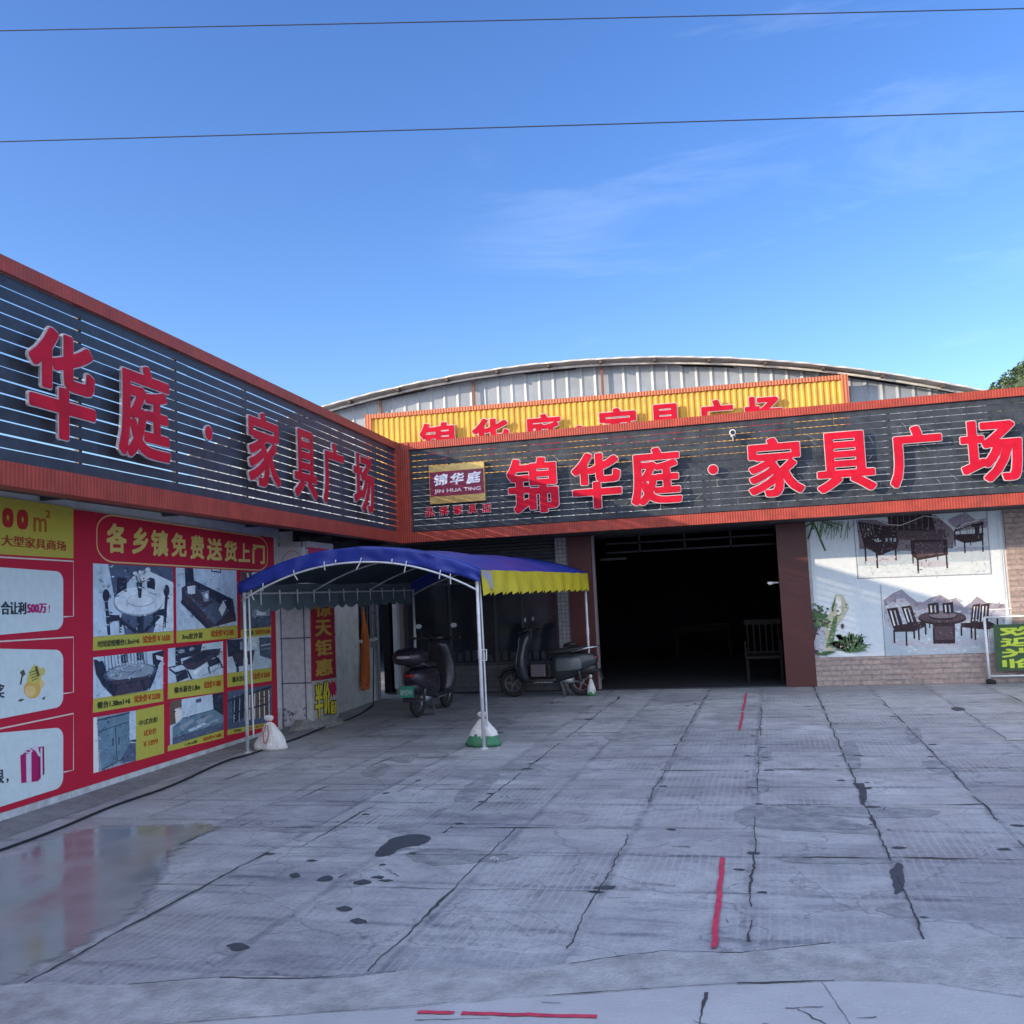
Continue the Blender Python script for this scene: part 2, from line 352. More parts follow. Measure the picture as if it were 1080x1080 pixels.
    wj = t.nodes.new('ShaderNodeMath'); wj.operation = 'MULTIPLY_ADD'; wj.inputs[1].default_value = .035; L.new(nz(2.2, 5), wj.inputs[0]); L.new(sx.outputs[0], wj.inputs[2])
    k = t.nodes.new('ShaderNodeMath'); k.operation = 'MULTIPLY'; k.inputs[1].default_value = 2*math.pi/.052; L.new(wj.outputs[0], k.inputs[0])
    s = t.nodes.new('ShaderNodeMath'); s.operation = 'SINE'; L.new(k.outputs[0], s.inputs[0])
    k2 = t.nodes.new('ShaderNodeMath'); k2.operation = 'MULTIPLY'; k2.inputs[1].default_value = 2*math.pi/.075; L.new(sx.outputs[1], k2.inputs[0])
    s2 = t.nodes.new('ShaderNodeMath'); s2.operation = 'SINE'; L.new(k2.outputs[0], s2.inputs[0])
    s2r = t.nodes.new('ShaderNodeMapRange'); s2r.inputs[1].default_value = -1; s2r.inputs[2].default_value = -.4; s2r.inputs[3].default_value = .62; L.new(s2.outputs[0], s2r.inputs[0])
    rr = t.nodes.new('ShaderNodeMapRange'); rr.inputs[1].default_value = .25; rr.inputs[2].default_value = .9; L.new(s.outputs[0], rr.inputs[0])
    ps = t.nodes.new('ShaderNodeMath'); ps.operation = 'MULTIPLY'; L.new(rr.outputs[0], ps.inputs[0]); L.new(s2r.outputs[0], ps.inputs[1])
    wear = ramp(nz(.9, 5, .6), .42, (0, 0, 0), .60, (1, 1, 1))
    pm = t.nodes.new('ShaderNodeMath'); pm.operation = 'MULTIPLY'; L.new(ps.outputs[0], pm.inputs[0]); L.new(wear, pm.inputs[1])
    ad = t.nodes.new('ShaderNodeMixRGB'); ad.inputs[2].default_value = (.42, .41, .41, 1)
    hf = t.nodes.new('ShaderNodeMath'); hf.operation = 'MULTIPLY'; hf.inputs[1].default_value = .42; L.new(pm.outputs[0], hf.inputs[0])
    L.new(hf.outputs[0], ad.inputs[0]); L.new(base, ad.inputs[1]); L.new(ad.outputs[0], b.inputs['Base Color'])
    rm = t.nodes.new('ShaderNodeMapRange'); rm.inputs[1].default_value = .35; rm.inputs[2].default_value = .65; rm.inputs[3].default_value = .34; rm.inputs[4].default_value = .62
    L.new(nz(1.1, 6), rm.inputs[0]); L.new(rm.outputs[0], b.inputs['Roughness'])
    bp = t.nodes.new('ShaderNodeBump'); bp.inputs['Strength'].default_value = .35; bp.inputs['Distance'].default_value = .008
    hh = t.nodes.new('ShaderNodeMath'); hh.operation = 'ADD'; L.new(nz(60, 5), hh.inputs[0]); L.new(hf.outputs[0], hh.inputs[1])
    L.new(hh.outputs[0], bp.inputs['Height']); L.new(bp.outputs[0], b.inputs['Normal'])
    return m
gm = ground_mat()
mb = MB(); mb.poly([(-600, -600, 0), (600, -600, 0), (600, 900, 0), (-600, 900, 0)])
tag(mb.build('ground', gm), kind='structure')

def wob(a, b, n, amp, sd):
    a = Vector(a); b = Vector(b); d = (b-a); s = Vector((-d.y, d.x)).normalized(); out = []
    for i in range(n+1):
        p = a+d*(i/n); k = noise.noise(Vector((p.x*3.1+sd, p.y*3.1, sd)))*amp+noise.noise(Vector((p.x*13+sd, p.y*13, sd)))*amp*.5+noise.noise(Vector((p.x*34+sd, p.y*34, sd)))*amp*.3
        out.append(p+s*k)
    return out
def crack(mb, a, b, W0, z, sd, gaps=.25, amp=.02):
    a = Vector(a); b = Vector(b); n = max(3, int((b-a).length/.03)); P = wob(a, b, n, amp, sd); d = (b-a).normalized(); s = Vector((-d.y, d.x))
    for i in range(n):
        q = noise.noise(Vector((P[i].x*1.7+sd*3, P[i].y*1.7, 5+sd)))
        if q < -gaps: continue
        w0 = W0*.62; w1 = w0*(.45+1.1*abs(noise.noise(Vector((P[i].x*9, P[i].y*9, sd)))))+w0*.9*max(0, q-.2)*6; w2 = w0*(.45+1.1*abs(noise.noise(Vector((P[i+1].x*9, P[i+1].y*9, sd)))))+w0*.9*max(0, q-.2)*6
        p, r = P[i], P[i+1]
        mb.poly([(p.x-s.x*w1/2, p.y-s.y*w1/2, z), (p.x+s.x*w1/2, p.y+s.y*w1/2, z), (r.x+s.x*w2/2, r.y+s.y*w2/2, z), (r.x-s.x*w2/2, r.y-s.y*w2/2, z)][::-1])
mb = MB(); sl_ = .055
cols = [(.6, 1.15, -10.3, .022), (-.2, -1.5, -10.4, .013), (-1.05, .9, -10.6, .014), (-1.9, -8.3, -11, .016), (-2.4, 1.0, -8.5, .02), (-3.48, -9.1, -11.38, .022), (-4.26, -8.43, -9.48, .018), (1.42, -.9, -10.0, .018), (2.25, -2, -9.6, .014), (-3.1, -1, -9, .008), (-3.3, -4.2, -9, .01), (-4.1, -2, -8.4, .008), (3.1, 1.1, -8, .012), (-5.35, -1, -7.5, .008)]
for i, (x, y0, y1, w0) in enumerate(cols): crack(mb, (x, y0), (x+.0*(y1-y0), y1), w0, .004, i*7.3, .12 if w0 < .012 else .3)
rows = [-.4, -1.45, -2.51, -3.57, -4.59, -5.34, -6.03, -6.83, -7.47, -8.21, -8.93, -9.66]
for i, y in enumerate(rows):
    xs = [-5.3, -4.26, -3.48, -2.4, -1.05, -.2, .6, 1.42, 2.25, 3.1, 4.2]
    for j in range(len(xs)-1):
        if random.random() < .97: crack(mb, (xs[j], y+sl_*xs[j]+random.uniform(-.02, .02)), (xs[j+1], y+sl_*xs[j+1]), random.choice([.006, .009, .013, .016]), .0052, i*3.1+j, .38, .022)
for i in range(26):
    x = random.uniform(-3.5, 2.8); y = random.uniform(-10.2, -1); a = random.uniform(0, 6.3); l = random.uniform(.06, .3)
    crack(mb, (x, y), (x+l*math.cos(a), y+l*math.sin(a)*.6), .012, .0058, i*1.9, .6, .03)
tag(mb.build('ground_cracks', mat('crack_dark', (.045, .045, .05), .9, 0, .3, 20)), kind='structure')

def blob(pts, z, mb, m=0, sub=6, amp=.035, sd=0):
    P = [Vector((p[0], p[1])) for p in pts]; n = len(P); out = []
    for i in range(n):
        p0, p1, p2, p3 = P[(i-1) % n], P[i], P[(i+1) % n], P[(i+2) % n]
        for k in range(sub):
            t = k/sub; q = .5*((2*p1)+(-p0+p2)*t+(2*p0-5*p1+4*p2-p3)*t*t+(-p0+3*p1-3*p2+p3)*t**3)
            d = Vector((noise.noise(Vector((q.x*9+sd, q.y*9, 1))), noise.noise(Vector((q.x*9+sd, q.y*9, 9)))))*amp
            q = q+d+Vector((noise.noise(Vector((q.x*31+sd, q.y*31, 2))), noise.noise(Vector((q.x*31+sd, q.y*31, 7)))))*amp*.6; out.append((q.x, q.y, z))
    a = sum(out[i][0]*out[(i+1) % len(out)][1]-out[(i+1) % len(out)][0]*out[i][1] for i in range(len(out)))
    mb.poly(out if a > 0 else out[::-1], m)
def gp(pts): return [atG(x, y)[:2] for x, y in pts]
mb = MB()
for i, pts in enumerate([
    [(395, 901), (412, 886), (438, 880), (455, 884), (446, 891), (424, 895), (408, 903)],
    [(240, 997), (255, 994), (262, 1000), (248, 1004)], [(355, 959), (364, 956), (372, 960), (362, 962)], [(368, 972), (378, 969), (386, 973), (374, 975)],
    [(404, 1031), (420, 1026), (440, 1030), (424, 1036)], [(306, 923), (313, 921), (316, 925), (309, 926)], [(334, 928), (345, 924), (351, 928), (342, 930)], [(374, 931), (384, 928), (391, 931), (380, 934)],
    [(1003, 747), (1012, 746), (1018, 748), (1010, 750)],
    [(940, 915), (950, 912), (953, 935), (944, 942)], [(905, 828), (912, 828), (914, 848), (908, 846)]]):
    blob(gp(pts), .0032, mb, 0, 12, .018, sd=i*5)
for i in range(90):
    cx = random.choice([.6, -.2, -1.05, -2.4, 1.42, -3.4, random.uniform(-4, 3)])+random.gauss(0, .07); cy = random.uniform(-10.2, -.5) if i % 3 else random.choice(rows)+random.gauss(0, .03)
    r = random.uniform(.008, .035)*(1.6 if i % 9 == 0 else 1); n_ = 7
    mb.poly([(cx+r*random.uniform(.5, 1.3)*math.cos(a)*1.5, cy+r*random.uniform(.5, 1.2)*math.sin(a), .0034) for a in [2*math.pi*k/n_ for k in range(n_)]])
tag(mb.build('wet_stains', mat('wet_hole', (.045, .05, .06), .62, 0, .25, 12)), kind='structure')
mb = MB()
for i, pts in enumerate([
    [(822, 904), (835, 900), (930, 903), (946, 905), (944, 910), (880, 912), (830, 909)],
    [(775, 858), (795, 850), (850, 856), (905, 868), (930, 880), (880, 878), (820, 875), (785, 870)],
    [(830, 852), (900, 851), (985, 855), (975, 862), (900, 862)],
    [(800, 795), (812, 793), (815, 800), (804, 803)], [(890, 783), (903, 784), (908, 812), (896, 812), (892, 795)],
    [(790, 824), (806, 822), (812, 832), (796, 838)], [(955, 770), (968, 768), (972, 780), (962, 784)], [(972, 804), (996, 802), (1010, 812), (990, 816)],
    [(277, 875), (330, 871), (365, 872), (350, 877), (300, 878)], [(400, 872), (430, 869), (445, 873), (420, 878)], [(480, 840), (505, 820), (528, 815), (515, 832), (494, 846)],
    [(430, 900), (470, 895), (520, 898), (545, 905), (500, 910), (450, 912)], [(925, 957), (960, 953), (970, 968), (940, 966)],
    [(225, 999), (243, 994), (264, 998), (252, 1006), (236, 1007)], [(640, 775), (690, 772), (700, 778), (650, 782)], [(380, 815), (400, 805), (412, 808), (398, 820)], [(410, 800), (440, 795), (430, 805)], [(505, 760), (530, 757), (545, 762), (520, 767)]]):
    blob(gp(pts), .0018, mb, 0, 14, sd=i*3, amp=.028)
tag(mb.build('mortar_patches', mat('mortar_patch', (.225, .232, .245), .62, 0, .42, 7, .5, 50)), kind='structure')

# rough cement ramp between yard and road, and the smooth road slab in front
def edge_line(pts, n=60, amp=.05, sd=0):
    P = [Vector(p) for p in pts]; L = [0]
    for i in range(1, len(P)): L.append(L[-1]+(P[i]-P[i-1]).length)
    out = []
    for k in range(n+1):
        s = L[-1]*k/n; i = max(j for j in range(len(P)-1) if L[j] <= s+1e-9); t = (s-L[i])/max(1e-9, (L[i+1]-L[i])); q = P[i].lerp(P[i+1], t)
        out.append((q.x, q.y+noise.noise(Vector((q.x*2.2, sd, 3)))*amp+noise.noise(Vector((q.x*9, sd, 3)))*amp*.35))
    return out
e1 = edge_line([(-9, -12.0), (-3.59, -11.45), (-2.48, -11.17), (-1.41, -10.93), (-.16, -10.47), (1.04, -10.19), (7, -9.4)], 120, .10, 1)
e2 = edge_line([(-9, -13.0), (-3, -11.85), (-1.9, -11.5), (-1.15, -11.25), (-.42, -11.0), (.23, -10.85), (.7, -10.85), (1.0, -11.0), (1.4, -11.1), (7, -10.2)], 120, .05, 4)
mb = MB()
for i in range(120):
    a, b, c, d = e2[i], e2[i+1], e1[i+1], e1[i]
    mb.poly([(a[0], a[1], .012), (b[0], b[1], .012), (c[0], c[1], .007), (d[0], d[1], .007)])
tag(mb.build('cement_strip', mat('cement_rough', (.33, .335, .345), .75, 0, .30, 5, .6, 55, dirt=.5)), kind='structure')
mb = MB()
for i in range(120):
    a, b = e2[i], e2[i+1]
    mb.poly([(a[0], -40, .016), (b[0], -40, .016), (b[0], b[1]+.02, .016), (a[0], a[1]+.02, .016)])
tag(mb.build('road', mat('road_concrete', (.40, .405, .42), .5, 0, .10, 2.5, .25, 70)), kind='structure')
mb = MB()
crack(mb, (.11, -10.86), (.36, -12.2), .006, .0195, 3, .9, .01)
crack(mb, (-1.6, -11.52), (.1, -11.12), .010, .0195, 8, .1, .02)
crack(mb, (-.36, -11.05), (-.38, -12), .012, .0195, 9, .05, .02)
crack(mb, (-.1, -11.0), (.12, -11.3), .010, .0195, 19, .05, .04)
crack(mb, (-2.4, -11.9), (-1.7, -11.6), .012, .0195, 29, .5, .04)
for i in range(0, 118, 3):
    if i % 12 < 9: crack(mb, (e2[i][0], e2[i][1]+.02), (e2[i+3][0], e2[i+3][1]+.02), .008, .0205, i, .6, .006)
    if i % 15 < 9: crack(mb, (e1[i][0], e1[i][1]), (e1[i+3][0], e1[i+3][1]), .012, .0085, i+.5, .5, .012)
for i in range(26):
    x = random.uniform(-1.6, 1.2); y = random.uniform(-12, -11.15); a = random.gauss(0, .4)
    crack(mb, (x, y), (x+.08*math.cos(a), y+.08*math.sin(a)), .009, .0200, i*2.9, .9, .02)
tag(mb.build('road_cracks', MATS['crack_dark']), kind='structure')
mb = MB()
def tape(a, b, w0, z, sd):
    a = Vector(a); b = Vector(b); n = 24; d = (b-a).normalized(); s = Vector((-d.y, d.x)); P = wob(a, b, n, .012, sd)
    for i in range(n):
        k1 = w0*(.85+.3*noise.noise(Vector((i*.9, sd, 0)))); k2 = w0*(.85+.3*noise.noise(Vector((i*.9+.9, sd, 0))))
        if noise.noise(Vector((i*.5, sd, 7))) < -.55: continue
        p, q = P[i], P[i+1]
        mb.poly([(p.x+s.x*k1/2, p.y+s.y*k1/2, z), (p.x-s.x*k1/2, p.y-s.y*k1/2, z), (q.x-s.x*k2/2, q.y-s.y*k2/2, z), (q.x+s.x*k2/2, q.y+s.y*k2/2, z)])
tape((-.44, .25), (-.44, -3.6), .03, .0125, 2); tape((-.385, -9.0), (-.36, -10.52), .034, .0125, 3); tape((-1.5, -11.42), (-.77, -11.34), .034, .020, 4)
tag(mb.build('painted_red_line', mat('red_tape', (.50, .035, .075), .5, 0, .3, 16)), kind='structure')

# puddle
mb = MB()
pp = gp([(-260, 1010), (-60, 930), (20, 902), (70, 880), (150, 872), (225, 871), (190, 893), (172, 913), (168, 930), (155, 948), (135, 966), (90, 995), (40, 1022), (0, 1040), (-200, 1100)])
blob(pp, .0065, mb, 0, 8, .05, 2)
rim_ = [Vector(v) for v in mb.v]; nr = len(rim_); mb = MB(); inner = []
for i in range(nr):
    a = rim_[(i-2) % nr]; b = rim_[(i+2) % nr]; d = (b-a).normalized(); inner.append(rim_[i]+Vector((-d.y, d.x, 0))*.11)
outer = [rim_[i]-(inner[i]-rim_[i])*.6 for i in range(nr)]
mb.v = [tuple(p) for p in outer+inner]; mb.f = [tuple(range(nr, 2*nr))]+[(i, (i+1) % nr, nr+(i+1) % nr, nr+i) for i in range(nr)]; mb.m = [0]*len(mb.f)
def water_mat():
    m = bpy.data.materials.new('puddle_water'); m.use_nodes = True; t = m.node_tree; b = t.nodes['Principled BSDF']; L = t.links
    g = t.nodes.new('ShaderNodeNewGeometry'); n = t.nodes.new('ShaderNodeTexNoise'); n.inputs['Scale'].default_value = 1.6; n.inputs['Detail'].default_value = 8
    L.new(g.outputs['Position'], n.inputs['Vector'])
    r = t.nodes.new('ShaderNodeValToRGB'); r.color_ramp.elements[0].position = .35; r.color_ramp.elements[1].position = .65; r.color_ramp.elements[0].color = (.20, .205, .215, 1); r.color_ramp.elements[1].color = (.28, .285, .30, 1)
    L.new(n.outputs['Fac'], r.inputs[0]); L.new(r.outputs[0], b.inputs['Base Color'])
    q = t.nodes.new('ShaderNodeMapRange'); q.inputs[1].default_value = .45; q.inputs[2].default_value = .62; q.inputs[3].default_value = .07; q.inputs[4].default_value = .26
    L.new(n.outputs['Fac'], q.inputs[0]); L.new(q.outputs[0], b.inputs['Roughness']); b.inputs['IOR'].default_value = 1.4
    at_ = t.nodes.new('ShaderNodeAttribute'); at_.attribute_name = 'depth'
    nn = t.nodes.new('ShaderNodeTexNoise'); nn.inputs['Scale'].default_value = 5; nn.inputs['Detail'].default_value = 9; nn.inputs['Roughness'].default_value = .7; L.new(g.outputs['Position'], nn.inputs['Vector'])
    ad = t.nodes.new('ShaderNodeMath'); ad.operation = 'MULTIPLY_ADD'; ad.inputs[1].default_value = 1.5; L.new(nn.outputs['Fac'], ad.inputs[0]); L.new(at_.outputs['Fac'], ad.inputs[2])
    al = t.nodes.new('ShaderNodeMapRange'); al.interpolation_type = 'SMOOTHSTEP'; al.inputs[1].default_value = .85; al.inputs[2].default_value = 1.45; al.inputs[4].default_value = .88; L.new(ad.outputs[0], al.inputs[0]); L.new(al.outputs[0], b.inputs['Alpha'])
    bw = t.nodes.new('ShaderNodeBump'); bw.inputs['Strength'].default_value = .05; bw.inputs['Distance'].default_value = .01; L.new(nn.outputs['Fac'], bw.inputs['Height']); L.new(bw.outputs[0], b.inputs['Normal'])
    return m
pw = tag(mb.build('puddle_water', water_mat()), kind='structure')
da = pw.data.attributes.new('depth', 'FLOAT', 'POINT')
for i in range(len(pw.data.vertices)): da.data[i].value = 0.0 if i < nr else 1.0

# ================================================================== HILL
mb = MB(); HC = Vector((64.5, 150, 0))
def hill(u, v):
    a = u*2*math.pi; r = v*62; h = 43.8*math.cos(min(1, v)*math.pi/2)**1.3
    p = HC+Vector((math.cos(a)*r, math.sin(a)*r, h)); p.z += noise.noise(p*.05)*3*(1-v); return p
mb.grid(hill, 48, 14); tag(mb.build('hill', mat('hill_soil', (.05, .07, .03), .95, 0, .3, .2), smooth=True), kind='structure')
mb = MB()
for i in range(1500):
    a = random.uniform(rad(150), rad(330)); v = random.random()**.6; c = hill(a/(2*math.pi), v); R = random.uniform(.7, 1.5)
    for k in range(36):
        d = Vector((random.gauss(0, 1), random.gauss(0, 1), abs(random.gauss(0, 1)))).normalized(); q = c+d*R*random.uniform(.7, 1.05)+Z*R*.4; s = random.uniform(.14, .30)
        e = Vector((random.gauss(0, 1), random.gauss(0, 1), random.gauss(0, .6))).normalized(); f = e.orthogonal().normalized()
        mb.poly([q+e*s, q+f*s, q-e*s, q-f*s], random.choice([0, 0, 1, 2]))
tag(mb.build('hill_forest', [mat('leaf_mid', (.07, .115, .04), .7, 0, .3, 1), mat('leaf_light', (.11, .16, .05), .7, 0, .3, 1), mat('leaf_dark', (.04, .07, .03), .7, 0, .3, 1)]), 'green wooded hillside rising behind the right end of the sign', 'forest', kind='stuff')

# ================================================================== shared materials
TRIM = (.34, .056, .038)
trimL = ribbed('trim_metal_side', TRIM, tuple(LD), .045, .45, .0, .002, .86, .22, .35)
trimF = ribbed('trim_metal_front', TRIM, (1, 0, 0), .040, .45, .0, .0022, .82, .25, .3)
slatm = mat('slat_paint', (.030, .040, .058), .45, 0, .35, 7, .15, 30, spec=.3)
steel = mat('steel_dark', (.10, .10, .11), .5, .5, .2, 8)
galv = mat('galvanised', (.58, .59, .60), .42, .25, .18, 8)
whitep = mat('white_plaster', (.62, .63, .62), .8, 0, .12, 5, .3, 30, dirt=.35)
redf = mat('letter_red', (.47, .008, .026), .42, 0, .22, 4, spec=.1)
lete = mat('letter_edge', (.50, .45, .46), .45, 0, .2, 9)
black = mat('black_plastic', (.02, .02, .022), .4, 0, .2, 9)
rubber = mat('rubber', (.018, .018, .018), .85, 0, .2, 20)

# ================================================================== SIDE BUILDING (left)
T0, T1 = -24, -.03          # run of the side sign, measured from the corner
bs = thing('side_shop_building', 'low white plastered shop building on the left whose wall carries the red banner', 'building', tuple(LP(-8, -OFF-1, 0)))
mb = MB(); mb.obox(LP(T0, -OFF-.02, 0), LD*(abs(T0)-2.95), -LN*5.5, Z*2.78); mb.build('wall', whitep, bs)
mb = MB(); mb.obox(LP(T0, -OFF+.012, 0), LD*(abs(T0)-3.1), -LN*.03, Z*.30); mb.build('skirting', mat('curb_white', (.55, .56, .55), .8, 0, .18, 9, .5, 30, dirt=.55), bs)
mb = MB(); mb.obox(LP(T0, -.06, 2.80), LD*(abs(T0)+.9), -LN*6.4, Z*.10); mb.build('roof', mat('roof_sheet', (.20, .20, .21), .6, 0, .2, 4), bs)
mb = MB(); mb.obox(LP(T0, -.10, 2.70), LD*(abs(T0)+.9), -LN*.05, Z*.09); mb.obox(LP(T0, -.44, 2.715), LD*(abs(T0)+.9), -LN*.05, Z*.08)
for t in range(-22, 0, 2): mb.obox(LP(t, -.10, 2.74), LD*.05, -LN*.76, Z*.055)
mb.build('soffit_frame', steel, bs)
mb = MB(); mb.obox(LP(-3.0, -.62, 2.52), LD*3.6, -LN*.03, Z*.24); mb.obox(LP(-3.0, -.50, 2.60), LD*3.4, -LN*.06, Z*.05); mb.obox(LP(-2.7, -.2, 2.62), LD*.05, -LN*.5, Z*.05); mb.obox(LP(-1.6, -.2, 2.62), LD*.05, -LN*.5, Z*.05); mb.build('dark_eave_board', mat('eave_dark', (.035, .035, .04), .8), bs)
# far part of the wall, beyond the tiled pillar
mb = MB(); a = atL(330, 700, -.66); ta = tz(a)[0]
mb.obox(LP(-2.95, -.66, 0), LD*(3.55), -LN*3.0, Z*2.74); mb.build('back_wall', whitep, bs)
mb = MB()
for k in range(9): mb.box(-6.75+.0, -6.72, .45, .47, 0, 2.6) if k == 0 else None
pc = MB()
for z0, z1 in ((.02, 2.55),):
    pc.tube([LP(.35, -.60, z0), LP(.35, -.60, z1)], .03, 10); pc.tube([LP(.12, -.61, z0+.9), LP(.12, -.61, z1)], .018, 8); pc.tube([LP(.02, -.61, z0+.9), LP(.02, -.61, z1)], .015, 8)
pc.build('drain_pipe', mat('pipe_grey', (.16, .17, .2), .5, 0, .2, 6), bs)
# barred window on the far wall
w0_, w1_ = tz(atL(381, 600, -.65)), tz(atL(400, 676, -.65))
mb = MB(); mb.obox(LP(-.42, -.66, 1.08), LD*.72, LN*.012, Z*1.2); wn = mb.build('window', mat('glass_dark', (.03, .04, .06), .15, 0, .2, 4), bs)
mb = MB()
for k in range(6): mb.tube([LP(-.40+k*.135, -.61, 1.10), LP(-.40+k*.135, -.61, 2.26)], .010, 6)
for z_ in (1.12, 1.5, 1.9, 2.24): mb.tube([LP(-.43, -.61, z_), LP(.31, -.61, z_)], .008, 6)
mb.build('window_bars', steel, wn)
mb = MB(); mb.obox(LP(-.46, -.655, 1.03), LD*.80, LN*.07, Z*.045); mb.build('sill', mat('sill_white', (.5, .5, .5), .7), wn)

# concrete apron at the foot of the wall
mb = MB()
def apron(u, v):
    t = -10.5+u*7.3; n = noise.noise(Vector((t*1.3, v*2, 0)))*.02
    z = .05*(1-v)**1.5*max(0.15, 1-(t+10.5)/8); return LP(t, -OFF+.013+v*.33+n*v, z+.006*(v < .99)+.002)
mb.grid(apron, 60, 5); tag(mb.build('concrete_apron', mat('apron_cement', (.20, .20, .205), .85, 0, .28, 5, .6, 40, dirt=.5), smooth=True), kind='structure')

# sign fascia of the side building
fs = thing('slatted_sign_fascia', 'dark slatted sign fascia above the red banner wall, red letters, seen edge on at left', 'shop sign', tuple(LP(-8, 0, 2.66)), 'slatted sign fascias')
mb = MB(); pitch = 1.41/14
for i in range(14):
    z0 = 2.84+i*pitch+.006; t = T0+.3
    j = 0
    while t < T1-.16:
        ln = random.choice([1.2, 1.5, 1.8, 2.4]); t2 = min(t+ln, T1-.16); dz = random.uniform(-.0025, .0025)
        mb.obox(LP(t, -.03+random.uniform(-.001, .001), z0+dz), LD*(t2-t-.003), LN*.010, Z*(pitch-.013)); t = t2
mb.build('slat_panel', slatm, fs)
mb = MB()
for t in [T0+.4+k*1.5 for k in range(16)]: mb = MB(); mb.obox(LP(t, -.045, 2.905), LD*.04, -LN*.04, Z*1.34); mb.build('support_post', steel, fs)
mb = MB(); mb.obox(LP(T0, .015, 4.25), LD*(T1-T0), -LN*.16, Z*.12); mb.build('top_trim', trimL, fs)
mb = MB(); mb.obox(LP(T0, .015, 2.66), LD*(T1-T0), -LN*.16, Z*.18); mb.build('bottom_trim', trimL, fs)
mb = MB(); mb.obox(LP(-.20, .022, 2.655), LD*.185, -LN*.17, Z*1.72); mb.build('end_post', trimL, fs)
LL = [('华', [(32, 335), (103, 352), (103, 446), (32, 446)]), ('庭', None), ('家', None), ('具', None), ('广', None), ('场', None)]
def Lrect(px0, py0, px1, py1):
    """letter box from its top-left and bottom-right pixels."""
    a = tz(atL(px0, py0, .10)); b = tz(atL(px1, py1, .10)); return a[0], b[0], b[1], a[1]
for ch, (t0, t1, z0, z1) in {'华': (-9.40, -8.57, 3.06, 3.94), '庭': (-8.27, -7.42, 3.05, 3.93), '家': (-5.84, -4.98, 3.05, 3.93), '具': (-4.60, -3.86, 3.03, 3.92), '广': (-3.67, -2.86, 3.02, 3.90), '场': (-2.50, -1.60, 3.02, 3.90)}.items():
    wm, hm = t1-t0, z1-z0
    sign_letter(ch, rectfn(LP(t0, -.018, z0), LD*wm, Z*hm, LN), fs, redf, lete, wm, hm, .028, .010, .11)
def dotpart(c, U, V, Nn, r, parent, em, fm):
    c = Vector(c); ring = lambda rr, h: [c+U*(math.cos(a)*rr)+V*(math.sin(a)*rr)+Nn*h for a in [2*math.pi*k/24 for k in range(24)]]
    mb = MB(); A = ring(r, .08); B = ring(r, .10); mb.add(A+B, [(k, (k+1) % 24, 24+(k+1) % 24, 24+k) for k in range(24)]+[tuple(range(24, 48))])
    o = mb.build('sign_dot', em, parent); mb = MB(); mb.poly(ring(r-.013, .106)); mb.build('dot_face', fm, o)
dotpart(LP(-6.68, -.018, 3.49), LD, Z, LN, .085, fs, lete, redf)

# ================================================================== RED BANNER on the side wall
RED = (.50, .018, .045)
BO = -OFF
bn = thing('advertising_banner', 'large red printed banner with furniture photos and white boxes on the left wall', 'banner', tuple(LP(-6, BO, .1)))
mb = MB(); sk = -.0115
mb.poly([LP(-14, BO+.016, .17), LP(-3.22, BO+.016, .055), LP(-3.22, BO+.016, 2.64), LP(-14, BO+.016, 2.775)])
mb.poly([LP(-14, BO-.01, .17), LP(-3.22, BO-.01, .055), LP(-3.22, BO+.016, .055), LP(-14, BO+.016, .17)])
mb.poly([LP(-3.22, BO-.01, .055), LP(-3.22, BO-.01, 2.64), LP(-3.22, BO+.016, 2.64), LP(-3.22, BO+.016, .055)])
mb.build('banner_sheet', mat('banner_red', RED, .55, 0, .06, 3, spec=.2), bn)
PO = BO+.016
YEL = (.50, .42, .07); CRM = (.78, .62, .38)
def LQ(name, c4, mtl, lay, parent=bn, mb=None):
    f_ = qL(c4, PO); own = mb is None; mb = mb or MB()
    mb.poly([f_(0, 0, lay), f_(1, 0, lay), f_(1, 1, lay), f_(0, 1, lay)])
    return mb.build(name, mtl, parent) if own else None
E_ = .0015
# yellow header at far left, 00 m2
yel = LQ('yellow_header', [(-60, 515), (77.3, 535.5), (77.3, 589), (-60, 581)], pr(YEL), E_)
mb = MB()
def LT(mb, st, c4, lay, bold=0, m=0, sh=8):
    f_ = qL(c4, PO); put_text(mb, st, f_, m, bold, bold*1.0, lay, None, sh)
LT(mb, '0', [(2, 535), (14, 536.5), (14, 557), (2, 556)], 2*E_, .10); LT(mb, '0', [(17.5, 537), (29.5, 538), (29.5, 559), (17.5, 558)], 2*E_, .10)
mb.build('header_digits', pr((.42, .03, .03)), yel)
mb = MB(); LT(mb, 'm', [(35, 545), (49, 547), (49, 561.5), (35, 560.5)], 2*E_, .02); LT(mb, '2', [(47.5, 538), (53, 538.8), (53, 546.5), (47.5, 546)], 2*E_, .03)
mb.build('header_unit', pr((.42, .12, .03)), yel)
mb = MB(); LT(mb, '大型家具商场', [(1, 563.5), (69.5, 571), (69.5, 581.5), (1, 575.5)], 2*E_, .006); mb.build('header_caption', pr((.35, .05, .03)), yel)
BOXC = (.62, .70, .68)
def boxq(yT, yTr, yB, yBr, name='white_box'):
    f_ = qL([(-60, yT-6.0), (66.5, yTr), (66.5, yBr), (-60, yB+5)], PO)
    mb = MB(); P = rr_pts(0, 1, 0, 1, .17, 7, .07); mb.poly([f_(u, v, E_) for u, v in P]); return mb.build(name, pr(BOXC), bn)
b1 = boxq(600, 603, 670, 663.5); b2 = boxq(689, 685.5, 765, 745); b3 = boxq(784, 767, 865, 830)
def frame_line(pts, name='frame_line'):
    mb = MB(); strip(mb, [atL(x, y, PO+E_) for x, y in pts], .013, LN); mb.build(name, pr((.72, .60, .52)), bn)
